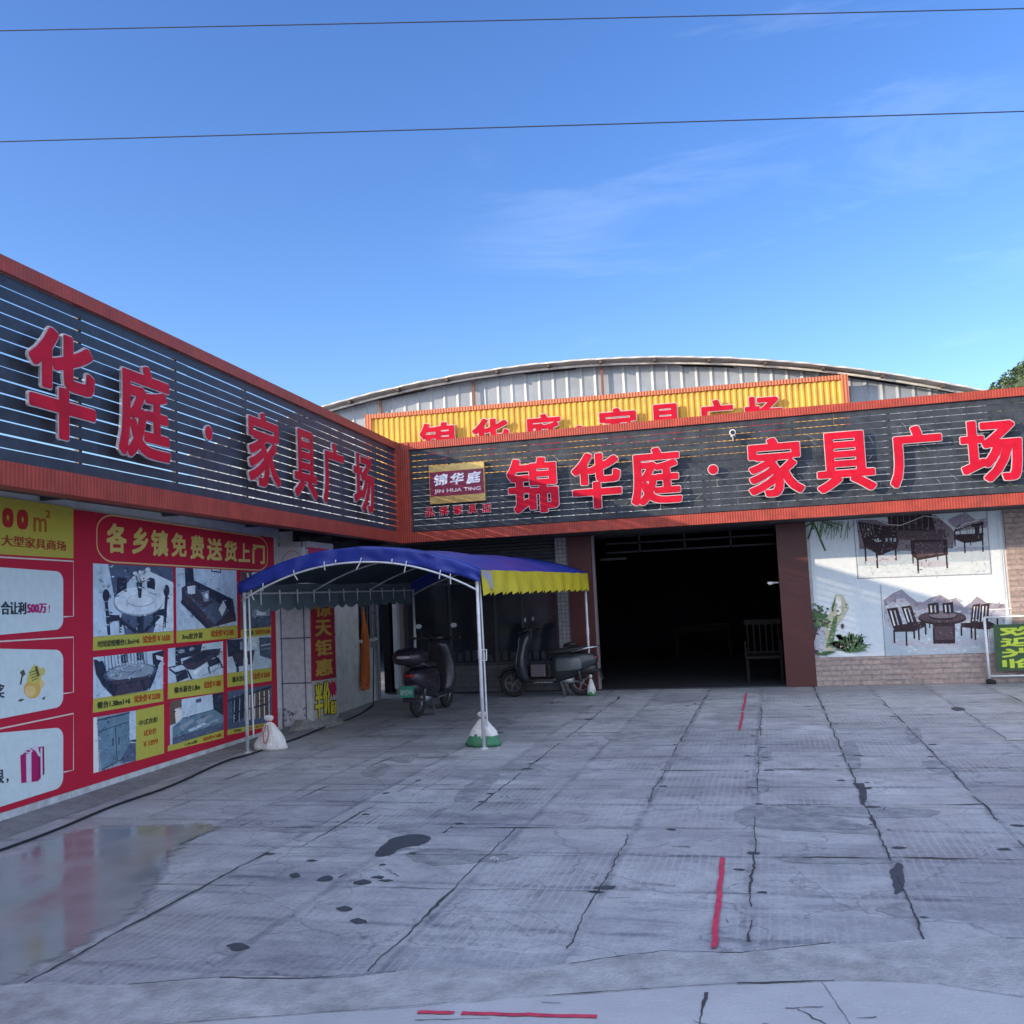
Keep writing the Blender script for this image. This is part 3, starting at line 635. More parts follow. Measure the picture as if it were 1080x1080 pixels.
frame_line([(-60, 584), (77.5, 592), (77.5, 650), (67, 650.5)]); frame_line([(-60, 680), (77.5, 672), (77.5, 730), (67, 731.5)]); frame_line([(-60, 781), (77.5, 752.5), (77.5, 812), (67, 814.5)])
mb = MB(); LT(mb, '合让利', [(0.5, 634), (27.5, 635), (27.5, 648), (.5, 648.5)], 2*E_, .02); mb.build('box_lettering', pr((.04, .05, .07)), b1)
mb = MB(); LT(mb, '500万', [(28, 636), (49, 636.5), (49, 646.5), (28, 647.5)], 2*E_, .03); LT(mb, '!', [(51, 638), (52.3, 638), (52.3, 646), (51, 646)], 2*E_, .03); mb.build('box_price', pr((.45, .03, .16)), b1)
mb = MB(); LT(mb, '奖', [(-6.5, 722), (4.5, 721), (4.5, 736), (-6.5, 738)], 2*E_, .02); mb.build('box_lettering', pr((.04, .05, .07)), b2)
mb = MB(); LT(mb, '限', [(-9, 814), (4, 811), (4, 826), (-9, 829)], 2*E_, .02); LT(mb, ',', [(6.5, 821), (8.8, 820.5), (8.8, 825.5), (6.5, 826)], 2*E_, .05); mb.build('box_lettering', pr((.04, .05, .07)), b3)
def LA(mb, pts, lay, m=0): mb.poly([atL(x, y, PO+lay) for x, y in pts][::-1], m)
def ell(cx, cy, rx, ry, n=20, a0=0, a1=360): return [(cx+rx*math.cos(rad(a0+(a1-a0)*k/n)), cy+ry*math.sin(rad(a0+(a1-a0)*k/n))) for k in range(n if a1-a0 == 360 else n+1)]
# money bag heap (gold) picture in the second box
mb = MB()
LA(mb, ell(34, 727, 9, 9.5), 2*E_, 0); LA(mb, ell(32, 729, 6, 6), 3*E_, 1); LA(mb, [(28, 718), (31, 708), (36, 701), (41, 703), (44, 711), (43, 719), (36, 722)], 3*E_, 2)
for k in range(4): LA(mb, [(31+k, 709+k*2.8), (40, 706+k*2.8), (40, 707+k*2.8), (31+k, 710+k*2.8)], 4*E_, 3)
LA(mb, ell(45, 708, 2.6, 4), 4*E_, 2); LA(mb, [(37, 704), (39, 702), (42, 712), (40, 714)], 5*E_, 3); LA(mb, [(21, 721), (23, 712), (21, 709), (25, 706), (27, 711), (24, 714), (22.5, 722)], 3*E_, 3)
LA(mb, [(19, 739), (22, 737), (26, 737.5), (22, 740)], 3*E_, 3); LA(mb, [(44, 737), (48, 734), (47, 738)], 3*E_, 3); LA(mb, ell(44, 721, 3, 4), 4*E_, 1)
mb.build('gold_picture', [pr((.72, .42, .10)), pr((.80, .55, .22)), pr((.62, .52, .12)), pr((.10, .11, .06))], b2)
# gift picture in the third box
mb = MB()
LA(mb, [(21.5, 797), (40, 791.5), (40, 824), (22.5, 826)], 2*E_, 0); LA(mb, [(40, 791.5), (46.5, 787), (47, 816), (40, 824)], 2*E_, 1)
LA(mb, [(27.5, 795.3), (33, 793.6), (33.2, 824.8), (28, 825.5)], 3*E_, 2); LA(mb, [(42.6, 789.5), (44.6, 788.4), (45, 818.5), (43, 821)], 3*E_, 2)
LA(mb, [(21.5, 797), (33, 789), (46.5, 787), (40, 791.5)], 3*E_, 3)
LA(mb, ell(30, 792, 4.2, 2.2), 4*E_, 2); LA(mb, ell(37, 789, 3.5, 2), 4*E_, 2); LA(mb, [(35, 788), (39, 786), (43, 797), (41, 798)], 5*E_, 2); LA(mb, ell(30, 792, 2.2, 1), 5*E_, 0)
mb.build('gift_picture', [pr((.42, .02, .12)), pr((.30, .015, .09)), pr((.66, .62, .68)), pr((.50, .05, .18))], b3)
# headline
f_ = qL([(102, 541), (282, 567.5), (282, 602), (102, 592)], PO)
mb = MB(); P = rr_pts(0, 1, 0, 1, .36, 8, .075); strip(mb, [f_(u, v, E_) for u, v in P], .016, LN, closed=True); mb.build('headline_frame', pr((.72, .48, .22)), bn)
hx = [(112, 551, 133.5, 583), (139, 555.5, 156, 584), (159, 558.5, 177, 586.5), (180.5, 561.5, 196.5, 587), (200.5, 564, 215, 589.5), (218, 567, 234, 591), (236.5, 570, 249.5, 592), (251, 572.5, 263.5, 592.5), (266, 573.5, 279, 594.5)]
mb = MB()
for ch, (a, b, c, d) in zip('各乡镇免费送货上门', hx): LT(mb, ch, [(a, b), (c, b+(c-a)*.10), (c, d+(c-a)*.03), (a, d)], 2*E_, .032)
mb.build('headline_lettering', pr((.68, .52, .16)), bn)
# product photographs
def zp(pts): return [(90+x/3.6, 530+y/3.6) for x, y in pts]
def z5(pts): return [(90+x/5.4, 680+y/5.4) for x, y in pts]
DK = prp((.035, .045, .075)); MDK = prp((.10, .13, .20)); GRY = prp((.30, .36, .42)); LTB = prp((.55, .66, .74)); WHT = prp((.74, .80, .84)); WOOD = prp((.07, .06, .09)); BRN = prp((.16, .11, .09)); TEAL = prp((.16, .26, .33)); GRN = prp((.08, .16, .08)); YELM = pr((.50, .46, .08)); INK = pr((.05, .06, .03)); REDI = pr((.45, .08, .02)); WHF = pr((.80, .78, .72))
PM = [DK, MDK, GRY, LTB, WHT, WOOD, BRN, TEAL, GRN, WHF]
D_, MD, G_, LB, W_, WD, BR_, TL_, GN, WF = range(10)
def photo(c4, cap4, art, txts, label, base=LB):
    f_ = qL(c4, PO); mb = MB(); mb.poly([f_(0, 0, E_), f_(1, 0, E_), f_(1, 1, E_), f_(0, 1, E_)], base)
    nb_ = len(art); art = art+detail_strokes(art, (.02, .02, .98, .98), 150, {D_: [WD, MD, D_], MD: [D_, TL_, MD, G_], LB: [W_, LB, LB, G_], W_: [LB, WF], G_: [MD, LB, W_], TL_: [TL_, TL_, MD], WD: [D_, BR_, MD], BR_: [D_, WD], WF: [W_, G_]}, .07, len(label), base)
    for i, (pts, m) in enumerate(art):
        mb.poly([f_(min(1, max(0, u)), 1-min(1, max(0, v)), E_*1.6+(i*.00045 if i < nb_ else nb_*.00045+(i-nb_)*.00002)) for u, v in pts][::-1], m)
    o = mb.build('product_photo', PM, bn); o['label'] = label
    if cap4:
        g_ = qL(cap4, PO); mb = MB(); mb.poly([g_(0, 0, E_), g_(1, 0, E_), g_(1, 1, E_), g_(0, 1, E_)]); mb.build('caption_strip', YELM, o)
        for st, u0, u1, v0, v1, ink in txts:
            mb = MB(); h_ = lambda u, v, h, u0=u0, u1=u1, v0=v0, v1=v1: g_(u0+(u1-u0)*u, v0+(v1-v0)*v, h)
            put_text(mb, st, h_, 0, .010, .03, 2*E_, None, 4); mb.build('caption_lettering', ink, o)
    return o
def ev(cx, cy, rx, ry, n=24, a0=0, a1=360): return ell(cx, cy, rx, ry, n, a0, a1)
def ln(x0, y0, x1, y1, w):
    d = math.hypot(x1-x0, y1-y0) or 1; nx, ny = -(y1-y0)/d*w/2, (x1-x0)/d*w/2; return [(x0+nx, y0+ny), (x0-nx, y0-ny), (x1-nx, y1-ny), (x1+nx, y1+ny)]
def chair_pic(x, y, s, m=D_, fl=1):
    return [(ev(x, y, .035*s, .08*s), m), (ln(x, y+.05*s, x+.03*s*fl, y+.5*s, .03*s), m), ([(x, y+.24*s), (x+.16*s*fl, y+.26*s), (x+.17*s*fl, y+.32*s), (x, y+.34*s)], m), (ln(x+.15*s*fl, y+.28*s, x+.15*s*fl, y+.48*s, .02*s), m)]
A1 = [([(.17, 0), (1, 0), (1, .24), (.62, .05), (.45, .18), (.24, .48)], MD), ([(.62, .05), (1, .24), (1, .95), (.7, .95), (.6, .5)], W_), ([(0, 0), (.17, 0), (.23, .55), (0, .62)], LB), ([(0, .62), (.23, .55), (.25, 1), (0, 1)], LB),
      ([(.27, .22), (.30, .18), (.38, .19), (.39, .24), (.38, .40), (.27, .42)], D_), ([(.64, .21), (.68, .17), (.74, .19), (.75, .26), (.74, .38), (.64, .36)], D_), ([(.32, .70), (.78, .70), (.72, 1), (.36, 1)], MD), (ln(.30, .8, .50, .98, .05), D_), (ln(.80, .76, .60, .98, .05), D_), (ln(.55, .7, .55, 1, .08), D_)] \
    + chair_pic(.14, .44, 1.1, D_, 1) + chair_pic(.90, .37, 1.15, D_, -1) + [(ev(.54, .54, .31, .21), G_), (ev(.54, .52, .31, .205), W_), (ev(.55, .52, .175, .09), G_), (ev(.55, .516, .165, .082), WF), (ev(.55, .516, .155, .075), W_), ([(.50, .25), (.57, .25), (.555, .48), (.52, .48)], D_),
      (ln(.53, .26, .47, .10, .01), GN), (ln(.54, .26, .62, .06, .01), GN), (ev(.48, .12, .03, .03, 8), W_), (ev(.58, .18, .04, .05, 8), WF), (ev(.64, .06, .035, .04, 8), W_), (ev(.54, .10, .025, .03, 8), WF), (ev(.46, .18, .02, .02, 8), W_), (ln(.66, .40, .76, .44, .012), G_)]
photo(zp([(28, 231), (332, 246), (334, 487), (29, 510)]), zp([(29, 511), (334, 488), (335, 534), (28, 563)]), A1, [('时尚岩板餐台1.3m1+6', .05, .54, .2, .70, INK), ('试业价￥1650', .58, .95, .2, .82, REDI)], 'photo of a white round dining table with dark chairs')
A2 = [([(.13, 0), (.26, 0), (.28, .30), (.22, .40), (.14, .32)], D_), ([(.26, 0), (1, 0), (1, .66), (.28, .26)], LB), ([(.55, 0), (.72, 0), (.72, .06), (.55, .04)], D_), ([(.57, .0), (.70, .0), (.70, .035), (.57, .02)], W_), ([(0, .34), (.10, .42), (.5, 1), (0, 1)], LB),
      ([(.08, .32), (.28, .20), (.92, .52), (.98, .92), (.52, 1), (.08, .50)], WD), ([(.28, .20), (.90, .52), (.88, .72), (.30, .38)], D_), ([(.12, .38), (.32, .34), (.86, .72), (.60, .96)], MD), ([(.15, .40), (.32, .36), (.60, .56), (.42, .66)], WD), (ln(.38, .44, .37, .30, .01), MD), (ln(.60, .58, .60, .42, .01), MD),
      ([(.16, .30), (.28, .28), (.28, .42), (.17, .42)], W_), ([(.39, .40), (.50, .36), (.50, .54), (.42, .56)], G_), (ev(.46, .46, .03, .05, 8), W_), ([(.74, .54), (.80, .66), (.72, .82), (.66, .70)], W_), ([(.08, .50), (.52, 1), (.45, 1), (.06, .56)], D_)]
photo(zp([(343, 247), (573, 258), (577, 466), (345, 487)]), zp([(345, 488), (577, 467), (578, 514), (345, 533)]), A2, [('3m皮沙发', .08, .40, .22, .72, INK), ('试业价￥2185', .53, .93, .22, .80, REDI)], 'photo of a long dark corner sofa with pale cushions')
A3 = [([(0, 0), (.35, 0), (.35, 1), (0, 1)], BR_), ([(.2, .1), (1, .1), (1, 1), (.2, 1)], MD), ([(.35, .5), (.5, .42), (.85, .42), (.95, .5), (.95, .8), (.35, .8)], G_), (ln(.3, .6, 1, .6, .03), D_), ([(.5, .66), (.8, .66), (.8, .78), (.5, .78)], W_), (ln(.2, .02, .3, .3, .05), WF)]
photo(zp([(590, 262), (705, 268), (705, 470), (590, 482)]), zp([(590, 483), (705, 471), (705, 503), (590, 514)]), A3, [('布艺软床', .06, .40, .2, .8, INK), ('试业价￥1650', .46, .96, .2, .8, REDI)], 'photo of a bed with grey headboard partly behind the canopy pole')
A4 = [([(0, 0), (1, 0), (1, 1), (0, 1)], LB)]+[(ln(.14+k*.045, 0, .16+k*.045, .35, .014), G_ if k % 2 else MD) for k in range(14)] + [([(.0, .05), (.12, .12), (.18, .5), (.30, .8), (.25, 1), (.12, .72), (.03, .4)], D_), ([(.82, .06), (1, 0), (1, .2), (.92, .36), (.86, .7), (.78, .98), (.74, .85), (.84, .4)], D_),
      (ev(.50, .52, .38, .24), D_), (ev(.50, .48, .38, .22), MD), (ev(.50, .46, .34, .19), G_), (ev(.52, .37, .17, .10), MD), (ev(.52, .355, .165, .095), LB), (ev(.52, .355, .15, .085), G_), ([(.22, .62), (.80, .62), (.74, .98), (.26, 1)], WD), (ln(.2, .75, .8, .70, .03), D_), ([(.36, .02), (.44, .0), (.45, .20), (.37, .22)], D_), ([(.58, 0), (.66, 0), (.67, .18), (.59, .19)], D_), (ln(.385, .04, .39, .18, .012), G_), (ln(.42, .03, .425, .18, .012), G_), (ln(.61, .02, .615, .16, .012), G_), (ln(.64, .02, .645, .16, .012), G_), (ln(.30, .72, .26, 1, .03), D_), (ln(.66, .7, .70, .98, .03), D_), ([(.86, .1), (.98, .18), (.98, .28), (.88, .22)], W_)]
photo(z5([(44, 72), (442, 30), (442, 250), (44, 308)]), z5([(44, 309), (442, 251), (445, 322), (42, 388)]), A4, [('餐台1.38m1+6', .05, .50, .22, .74, INK), ('试业价￥2320', .55, .95, .22, .80, REDI)], 'photo of a round marble dining table with dark chairs around it')
A5 = [([(.12, 0), (.60, 0), (.55, .3), (.2, .34)], D_), ([(.12, .0), (.2, 0), (.22, .5), (.12, .5)], D_), ([(.20, .45), (.62, .18), (.95, .2), (.92, .38), (.45, .72), (.32, .68)], WD), ([(.25, .46), (.62, .22), (.88, .24), (.5, .55)], D_), (ev(.22, .13, .06, .06), G_), (ev(.40, .10, .05, .05), G_), (ln(0, .55, .35, .48, .03), D_), (ln(.02, .58, .15, .80, .03), D_), ([(.12, .70), (.30, .66), (.34, .92), (.14, 1)], D_), (ln(.32, .7, .40, 1, .03), D_),
      ([(.68, .52), (.90, .45), (.95, .62), (.72, .72)], D_), (ln(.68, .38, .98, .30, .025), D_), (ln(.7, .7, .74, .92, .025), D_), (ln(.93, .6, .98, .80, .025), D_), (ln(.84, .4, .88, .52, .03), D_), ([(.40, .80), (.60, .62), (.64, .66), (.45, .88)], W_), (ln(.55, .95, .95, .75, .02), G_)]
photo(z5([(470, 22), (783, -20), (785, 170), (470, 222)]), z5([(470, 223), (785, 171), (787, 268), (468, 310)]), A5, [('橡木茶台1.8m', .10, .55, .3, .72, INK), ('试业价￥1880', .62, .95, .34, .78, REDI)], 'photo of a dark wooden tea table set')
A6 = [([(0, 0), (.45, .04), (.4, .5), (.02, .52)], D_), ([(.45, 0), (.7, 0), (.65, .3), (.5, .3)], W_), ([(.10, .45), (.6, .40), (.55, .82), (.18, .85)], WD), ([(.7, .05), (1, .08), (1, .75), (.72, .6)], MD), (ln(.75, .3, .98, .28, .03), W_), (ln(.75, .42, .98, .40, .03), G_), (ln(.2, .6, .22, 1, .05), D_), (ln(.5, .55, .52, .95, .05), D_), (ln(.3, .1, .3, .35, .06), G_)]
photo(z5([(805, -28), (1057, -58), (1060, 130), (807, 162)]), z5([(807, 163), (1060, 131), (1060, 205), (808, 243)]), A6, [('橡木沙发', .10, .40, .28, .72, INK), ('试业价￥2650', .50, .96, .28, .78, REDI)], 'photo of dark oak sofas')
A7 = [([(0, 0), (1, 0), (1, 1), (0, 1)], GRN and G_), ([(0, 0), (.08, 0), (.12, 1), (0, 1)], WF), ([(.08, .06), (.84, .02), (.84, .85), (.18, .98)], TL_), ([(.84, .0), (1, 0), (1, .65), (.84, .62)], LB), ([(.84, .62), (1, .65), (1, 1), (.6, .95)], MD), (ln(.12, .27, .84, .20, .012), D_), (ln(.50, .24, .54, .92, .016), D_), (ln(.33, .10, .33, .16, .02), D_), (ln(.18, .98, .84, .86, .015), D_), (ln(.44, .45, .44, .60, .02), D_), (ln(.58, .45, .58, .6, .02), D_), ([(.84, .56), (1, .58), (1, .62), (.84, .60)], D_), (ln(.08, .06, .84, .02, .02), D_)]
p7 = photo(z5([(44, 415), (285, 374), (286, 660), (45, 732)]), None, A7, [], 'photo of a grey green double door wardrobe')
yb = LQ('caption_strip', z5([(286, 374), (447, 340), (448, 618), (286, 662)]), YELM, E_, p7)
for st, q4, ink in (('中式衣柜', [(303, 432), (412, 408), (412, 440), (303, 464)], INK), ('试业价', [(330, 487), (405, 470), (405, 504), (330, 524)], REDI), ('￥1899', [(328, 552), (412, 532), (412, 564), (328, 584)], REDI)):
    mb = MB(); LT(mb, st, z5(q4), 2*E_, .012, 0, 4); mb.build('caption_lettering', ink, p7)
A8 = [([(.20, .04), (.78, 0), (.80, .42), (.22, .46)], LB), ([(0, 0), (.20, 0), (.22, .5), (0, .55)], BR_), ([(.08, .20), (.2, .18), (.22, .5), (.10, .54)], WF), ([(.78, 0), (1, 0), (1, .62), (.80, .45)], D_), ([(.04, .60), (.22, .44), (.80, .40), (1, .62), (1, 1), (.04, .98)], TL_), ([(.04, .85), (1, .80), (1, 1), (.04, 1)], MD), ([(.15, .62), (.40, .52), (.42, .6), (.2, .74)], G_), ([(.45, .60), (.75, .50), (.8, .56), (.5, .70)], GRN and G_), ([(.46, .06), (.56, .05), (.56, .14), (.46, .15)], MD), ([(.30, .75), (.62, .68), (.66, .74), (.34, .82)], LB), (ln(.2, .45, .8, .41, .012), D_), ([(.55, .74), (.85, .66), (.9, .72), (.6, .8)], G_)]
photo(z5([(480, 322), (783, 272), (786, 482), (482, 574)]), z5([(470, 575), (787, 484), (788, 530), (468, 608)]), A8, [('1.5m床', .28, .50, .2, .7, INK), ('试业价￥1480', .60, .95, .2, .74, REDI)], 'photo of a bare pale room corner with a blue bed')
A9 = [([(0, 0), (1, 0), (1, 1), (0, 1)], MD), ([(.1, .2), (.45, .1), (.5, .7), (.1, .85)], D_), ([(.40, .2), (.95, .1), (.95, .8), (.4, .85)], BR_)]+[(ln(.15+k*.11, .14, .13+k*.115, .85, .022), WF if k > 2 else G_) for k in range(8)] + [(ln(0, .25, 1, .06, .05), D_), (ln(.1, .6, .9, .5, .04), D_)]
photo(z5([(808, 266), (1060, 226), (1060, 438), (808, 484)]), z5([(808, 485), (1060, 439), (1060, 462), (808, 515)]), A9, [('书柜', .12, .30, .2, .8, INK), ('试业价￥990', .45, .9, .2, .8, REDI)], 'photo of slatted wooden chairs lowest at the right', MD)

# ================================================================== TILED PILLAR between banner and far wall
pcn = atL(328, 700, -.42); tp0 = tz(pcn)[0]; tp1 = tz(atL(355, 700, -.42))[0]
P_ = LP(tp0, 0, 0); pl = at(291, 700, P_, LD); offl = (pl-C0).dot(LN)
pilr = thing('tiled_pillar', 'white tiled pillar with dark joints standing between the red banner and far wall', 'pillar', tuple(LP(tp0, -.6, 0)))
tile = brickmat('white_tile', (.50, .49, .50), (.46, .45, .47), (.10, .09, .12), tuple(-LN), (0, 0, 1), .34, .62, .010, .45, .2, 0)
mb = MB(); mb.obox(LP(tp0, -.42, .03), LD*(tp1-tp0), LN*(offl+.42), Z*2.55); mb.build('tile_cladding', tile, pilr)
mb = MB()
def mound(u, v):
    a = rad(-100+u*200); r = 1-v; c = LP((tp0+tp1)/2-.05, -.60, 0); d = -LD*math.cos(a)*-1
    q = LP((tp0+tp1)/2-.12+math.sin(a)*-1*(.42+.22*v), -.60+math.cos(a)*(.26+.22*v), .12*(1-v)**1.4+.004)
    q.z += noise.noise(q*7)*.012*(1-v); return q
mb.grid(mound, 30, 6); mb.build('mortar_base', mat('mortar_mound', (.26, .26, .24), .95, 0, .35, 9, .9, 40, dirt=.4), pilr, smooth=True)
mb = MB(); cN = -LD
fq = lambda x, y: at(x, y, P_, LD)+cN*.008
for k in range(26):
    cx = random.gauss(307, 8); cy = random.gauss(754, 5); mb.poly([fq(cx+random.uniform(-2.4, 2.4)*1.3, cy+random.uniform(-2.6, 2.6)) for _ in range(1)]+[fq(cx+random.uniform(1, 3), cy+random.uniform(-2, 0)), fq(cx+random.uniform(-1, 2), cy+random.uniform(1, 3))])
mb.build('paint_splashes', mat('splash', (.16, .15, .20), .9), pilr)
# red vertical banner on the pillar
vb = thing('vertical_banner', 'narrow red banner with yellow characters hung on the tiled pillar', 'banner', tuple(LP(tp0, -.41, .9)))
def PQ(x, y, lay=0): return atL(x, y, -.42+.012+lay)
mb = MB(); f_ = quadfn(PQ(328, 632), PQ(352, 632), PQ(354.5, 714), PQ(329, 718.5), LN)
q0 = [f_(0, 0), f_(1, 0), f_(1, 1), f_(0, 1)]; mb.poly(q0); mb.poly([f_(0, -.0, 0), f_(0, 1, 0), f_(0, 1, -.01), f_(0, 0, -.01)])
mb.build('banner_cloth', mat('banner_dark_red', (.33, .012, .035), .6, 0, .12, 6), vb)
mb = MB()
for i, ch in enumerate('惊天钜惠'):
    v1 = .985-i*.245; g_ = lambda u, v, h, v1=v1: f_(.14+.72*u, v1-.205+.205*v, h+.002); put_text(mb, ch, g_, 0, .035, .03)
mb.build('banner_lettering', mat('gold_ink', (.50, .30, .06), .5), vb)
ps = thing('sale_poster', 'small yellow and red sale poster pasted low on the tiled pillar', 'poster', tuple(LP(tp0, -.41, .3)))
f2_ = quadfn(PQ(329.5, 719), PQ(355, 714.5), PQ(356, 756), PQ(331, 762), LN)
mb = MB(); mb.poly([f2_(0, 0, 0), f2_(1, 0, 0), f2_(1, 1, 0), f2_(0, 1, 0)]); mb.poly([f2_(0, 0, -.01), f2_(0, 0, 0), f2_(0, 1, 0), f2_(0, 1, -.01)]); mb.build('poster_sheet', pr((.42, .40, .34)), ps)
mb = MB(); star = []
for k in range(20): star.append((.80+.26*(1 if k % 2 else .62)*math.cos(k*math.pi/10)*1.0, .74+.24*(1 if k % 2 else .62)*math.sin(k*math.pi/10)))
mb.poly([f2_(min(1, u), min(1, v), .0015) for u, v in star]); mb.build('starburst', pr((.45, .02, .08)), ps)
mb = MB()
for ch, u0, u1, v0, v1 in (('半', .04, .40, .04, .95), ('价', .36, .72, .10, .97), ('起', .66, .97, .06, .46)):
    put_text(mb, ch, lambda u, v, h: f2_(u0+(u1-u0)*u, v0+(v1-v0)*v, h), 0, .12, .04, .003)
mb.build('lettering_outline', pr((.05, .02, .02)), ps)
mb = MB()
for ch, u0, u1, v0, v1 in (('半', .06, .38, .07, .92), ('价', .39, .69, .13, .94), ('起', .68, .95, .09, .43)):
    put_text(mb, ch, lambda u, v, h: f2_(u0+(u1-u0)*u, v0+(v1-v0)*v, h), 0, .06, .02, .006)
mb.build('poster_lettering', pr((.62, .52, .05)), ps)
# round-logo light box above the canopy
lb = thing('logo_light_box', 'small white box sign with a thin ring above the tiled pillar, behind the canopy', 'sign box', tuple(LP(tp0-.2, -.5, 2.3)))
B0 = at(291, 577, P_, LD); B1 = at(322, 577, P_, LD); zb0 = at(300, 618, P_, LD).z
mb = MB(); mb.obox(Vector((B0.x, B0.y, zb0))-LD*.10, B1-B0, LD*.09, Z*(B0.z-zb0)); mb.build('box_panel', mat('box_white', (.55, .54, .54), .5, 0, .1, 6), lb)
cc = at(308, 596, P_-LD*.104, LD); mb = MB(); strip(mb, [cc+LN*(math.cos(a)*.155)+Z*(math.sin(a)*.20) for a in [2*math.pi*k/28 for k in range(28)]], .012, -LD, closed=True); mb.build('logo_ring', pr((.35, .22, .24)), lb)
mb = MB()
mb.poly([cc-LD*.006+LN*a_+Z*b_ for a_, b_ in ((-.07, -.05), (-.02, -.03), (.02, -.06), (.03, -.02), (.08, -.03), (.04, .02), (.05, .06), (.0, .04), (-.03, .08), (-.03, .03), (-.08, .03), (-.04, 0))])
mb.build('logo_mark', pr((.05, .03, .06)), lb)
rs = thing('red_side_sign', 'plain pinkish red box sign beside the white round logo sign', 'sign box', tuple(LP(tp0+.1, -.42, 2.3)))
mb = MB(); a = atL(326, 577, -.40); b = atL(346, 577, -.40); ta_, tb_ = tz(a)[0], tz(b)[0]
mb.obox(LP(ta_, -.46, 2.15), LD*(tb_-ta_), LN*.06, Z*(a.z-2.15)); mb.build('sign_face', mat('sign_pink', (.50, .05, .12), .5, 0, .08, 6), rs)

# orange cloth hanging on the far wall
cl = MB(); c0_ = tz(atL(382, 640, -.60))
def cloth(u, v):
    wd = (.03+.15*min(1, v*2.2)-.05*max(0, v-.8)*5*.3)*(1+.12*math.sin(v*9)); t = c0_[0]+(u-.5)*wd*1.6+.03*math.sin(v*4)
    z = c0_[1]-v*(1.32+.05*math.sin(u*9)); return LP(t, -.585+.035*math.sin(u*19+v*2.5)*min(1, v*3), z)
cl.grid(cloth, 22, 30)
o = cl.build('hanging_cloth', mat('orange_cloth', (.50, .13, .03), .9, 0, .35, 3, .4, 60), smooth=True, thick=.006)
tag(o, 'faded orange cloth hanging in folds on the far white wall beside the barred window', 'cloth')

# ================================================================== MAIN HALL (front)
hall = thing('furniture_hall_building', 'long low hall with dark open entrance, brick ends and brown pillars under the front sign', 'building', (-1, 3, 0))
XE = 9.5
stile = brickmat('small_tile', (.13, .125, .135), (.11, .105, .115), (.075, .075, .085), (1, 0, 0), (0, 0, 1), .20, .10, .008, .6, .3)
brickp = brickmat('split_brick', (.50, .39, .34), (.40, .30, .26), (.38, .32, .29), (1, 0, 0), (0, 0, 1), .30, .082, .010, .9, 1.6, .5, .1)
brown = mat('brown_granite', (.085, .025, .023), .35, 0, .18, 60, spec=.3)
mb = MB(); mb.box(-6.45, -3.56, WY, WY+.22, 0, .48); mb.build('low_tiled_wall', stile, hall)
mb = MB(); mb.box(-3.56, -3.34, WY-.03, WY+.3, 0, 2.66); mb.build('tiled_pier', brickmat('mosaic', (.30, .29, .29), (.25, .24, .25), (.12, .12, .13), (1, 0, 0), (0, 0, 1), .07, .07, .006, .5, .2, 0), hall)
for a, b in ((-3.34, -2.93), (.18, .655)):
    mb = MB(); mb.box(a, b, WY-.06, WY+.34, 0, 2.66)
    for z_ in (.9, 1.72): mb.box(a-.001, b+.001, WY-.0615, WY+.3, z_, z_+.004)
    mb.build('door_pillar', brown, hall)
mb = MB(); mb.box(-2.925, -2.88, WY+.02, WY+.10, 0, 2.66); mb.build('door_jamb', mat('jamb', (.22, .17, .18), .5), hall)
mb = MB(); mb.box(-6.62, -6.46, WY-.02, WY+.22, 0, 2.66); mb.build('corner_pier', mat('pier_pink', (.22, .17, .18), .6, 0, .2, 5), hall)
mb = MB(); mb.box(-6.60, -6.52, WY-.14, WY-.021, .12, 2.6); mb.build('white_post', mat('post_pale', (.45, .50, .55), .5, 0, .1, 5), hall)
mb = MB(); mb.box(.656, 3.62, WY-.055, WY+.2, 0, .455); mb.build('brick_plinth', brickp, hall)
mb = MB(); mb.box(.656, 3.62, WY+.03, WY+.2, .456, 2.8); mb.build('inner_wall', whitep, hall)
mb = MB(); mb.box(3.621, XE, WY-.02, WY+.2, 0, 2.8); mb.build('brick_wall', brickp, hall)
# shop window bay on the left of the doorway
gl_ = mat('shop_glass', (.02, .025, .035), .08, 0, .3, 2)
mb = MB(); mb.box(-6.45, -3.56, WY+.10, WY+.12, .48, 2.30); win = mb.build('shop_window', gl_, hall)
mb = MB()
for x in (-6.45, -5.6, -4.75, -4.25, -3.62): mb.box(x, x+.05, WY+.07, WY+.14, .48, 2.30)
for z_ in (.481, 1.92, 2.25): mb.box(-6.45, -3.57, WY+.072, WY+.138, z_, z_+.045)
mb.build('window_frame', mat('frame_dark', (.06, .065, .075), .4, .3, .2, 6), win)
mb = MB()
for k in range(14):
    x = -5.6+k*.14; h = random.uniform(.10, .2); mb.box(x, x+.09, WY+.085, WY+.097, .55, .55+h)
mb.build('window_stickers', mat('sticker_grey', (.045, .045, .06), .6, 0, .4, 12), win)
mb = MB(); mb.box(-6.45, -3.56, WY+.02, WY+.16, 2.301, 2.66); mb.build('shutter_housing', ribbed('shutter', (.07, .075, .085), (0, 0, 1), .06, .5, .2, .01, .6), hall)
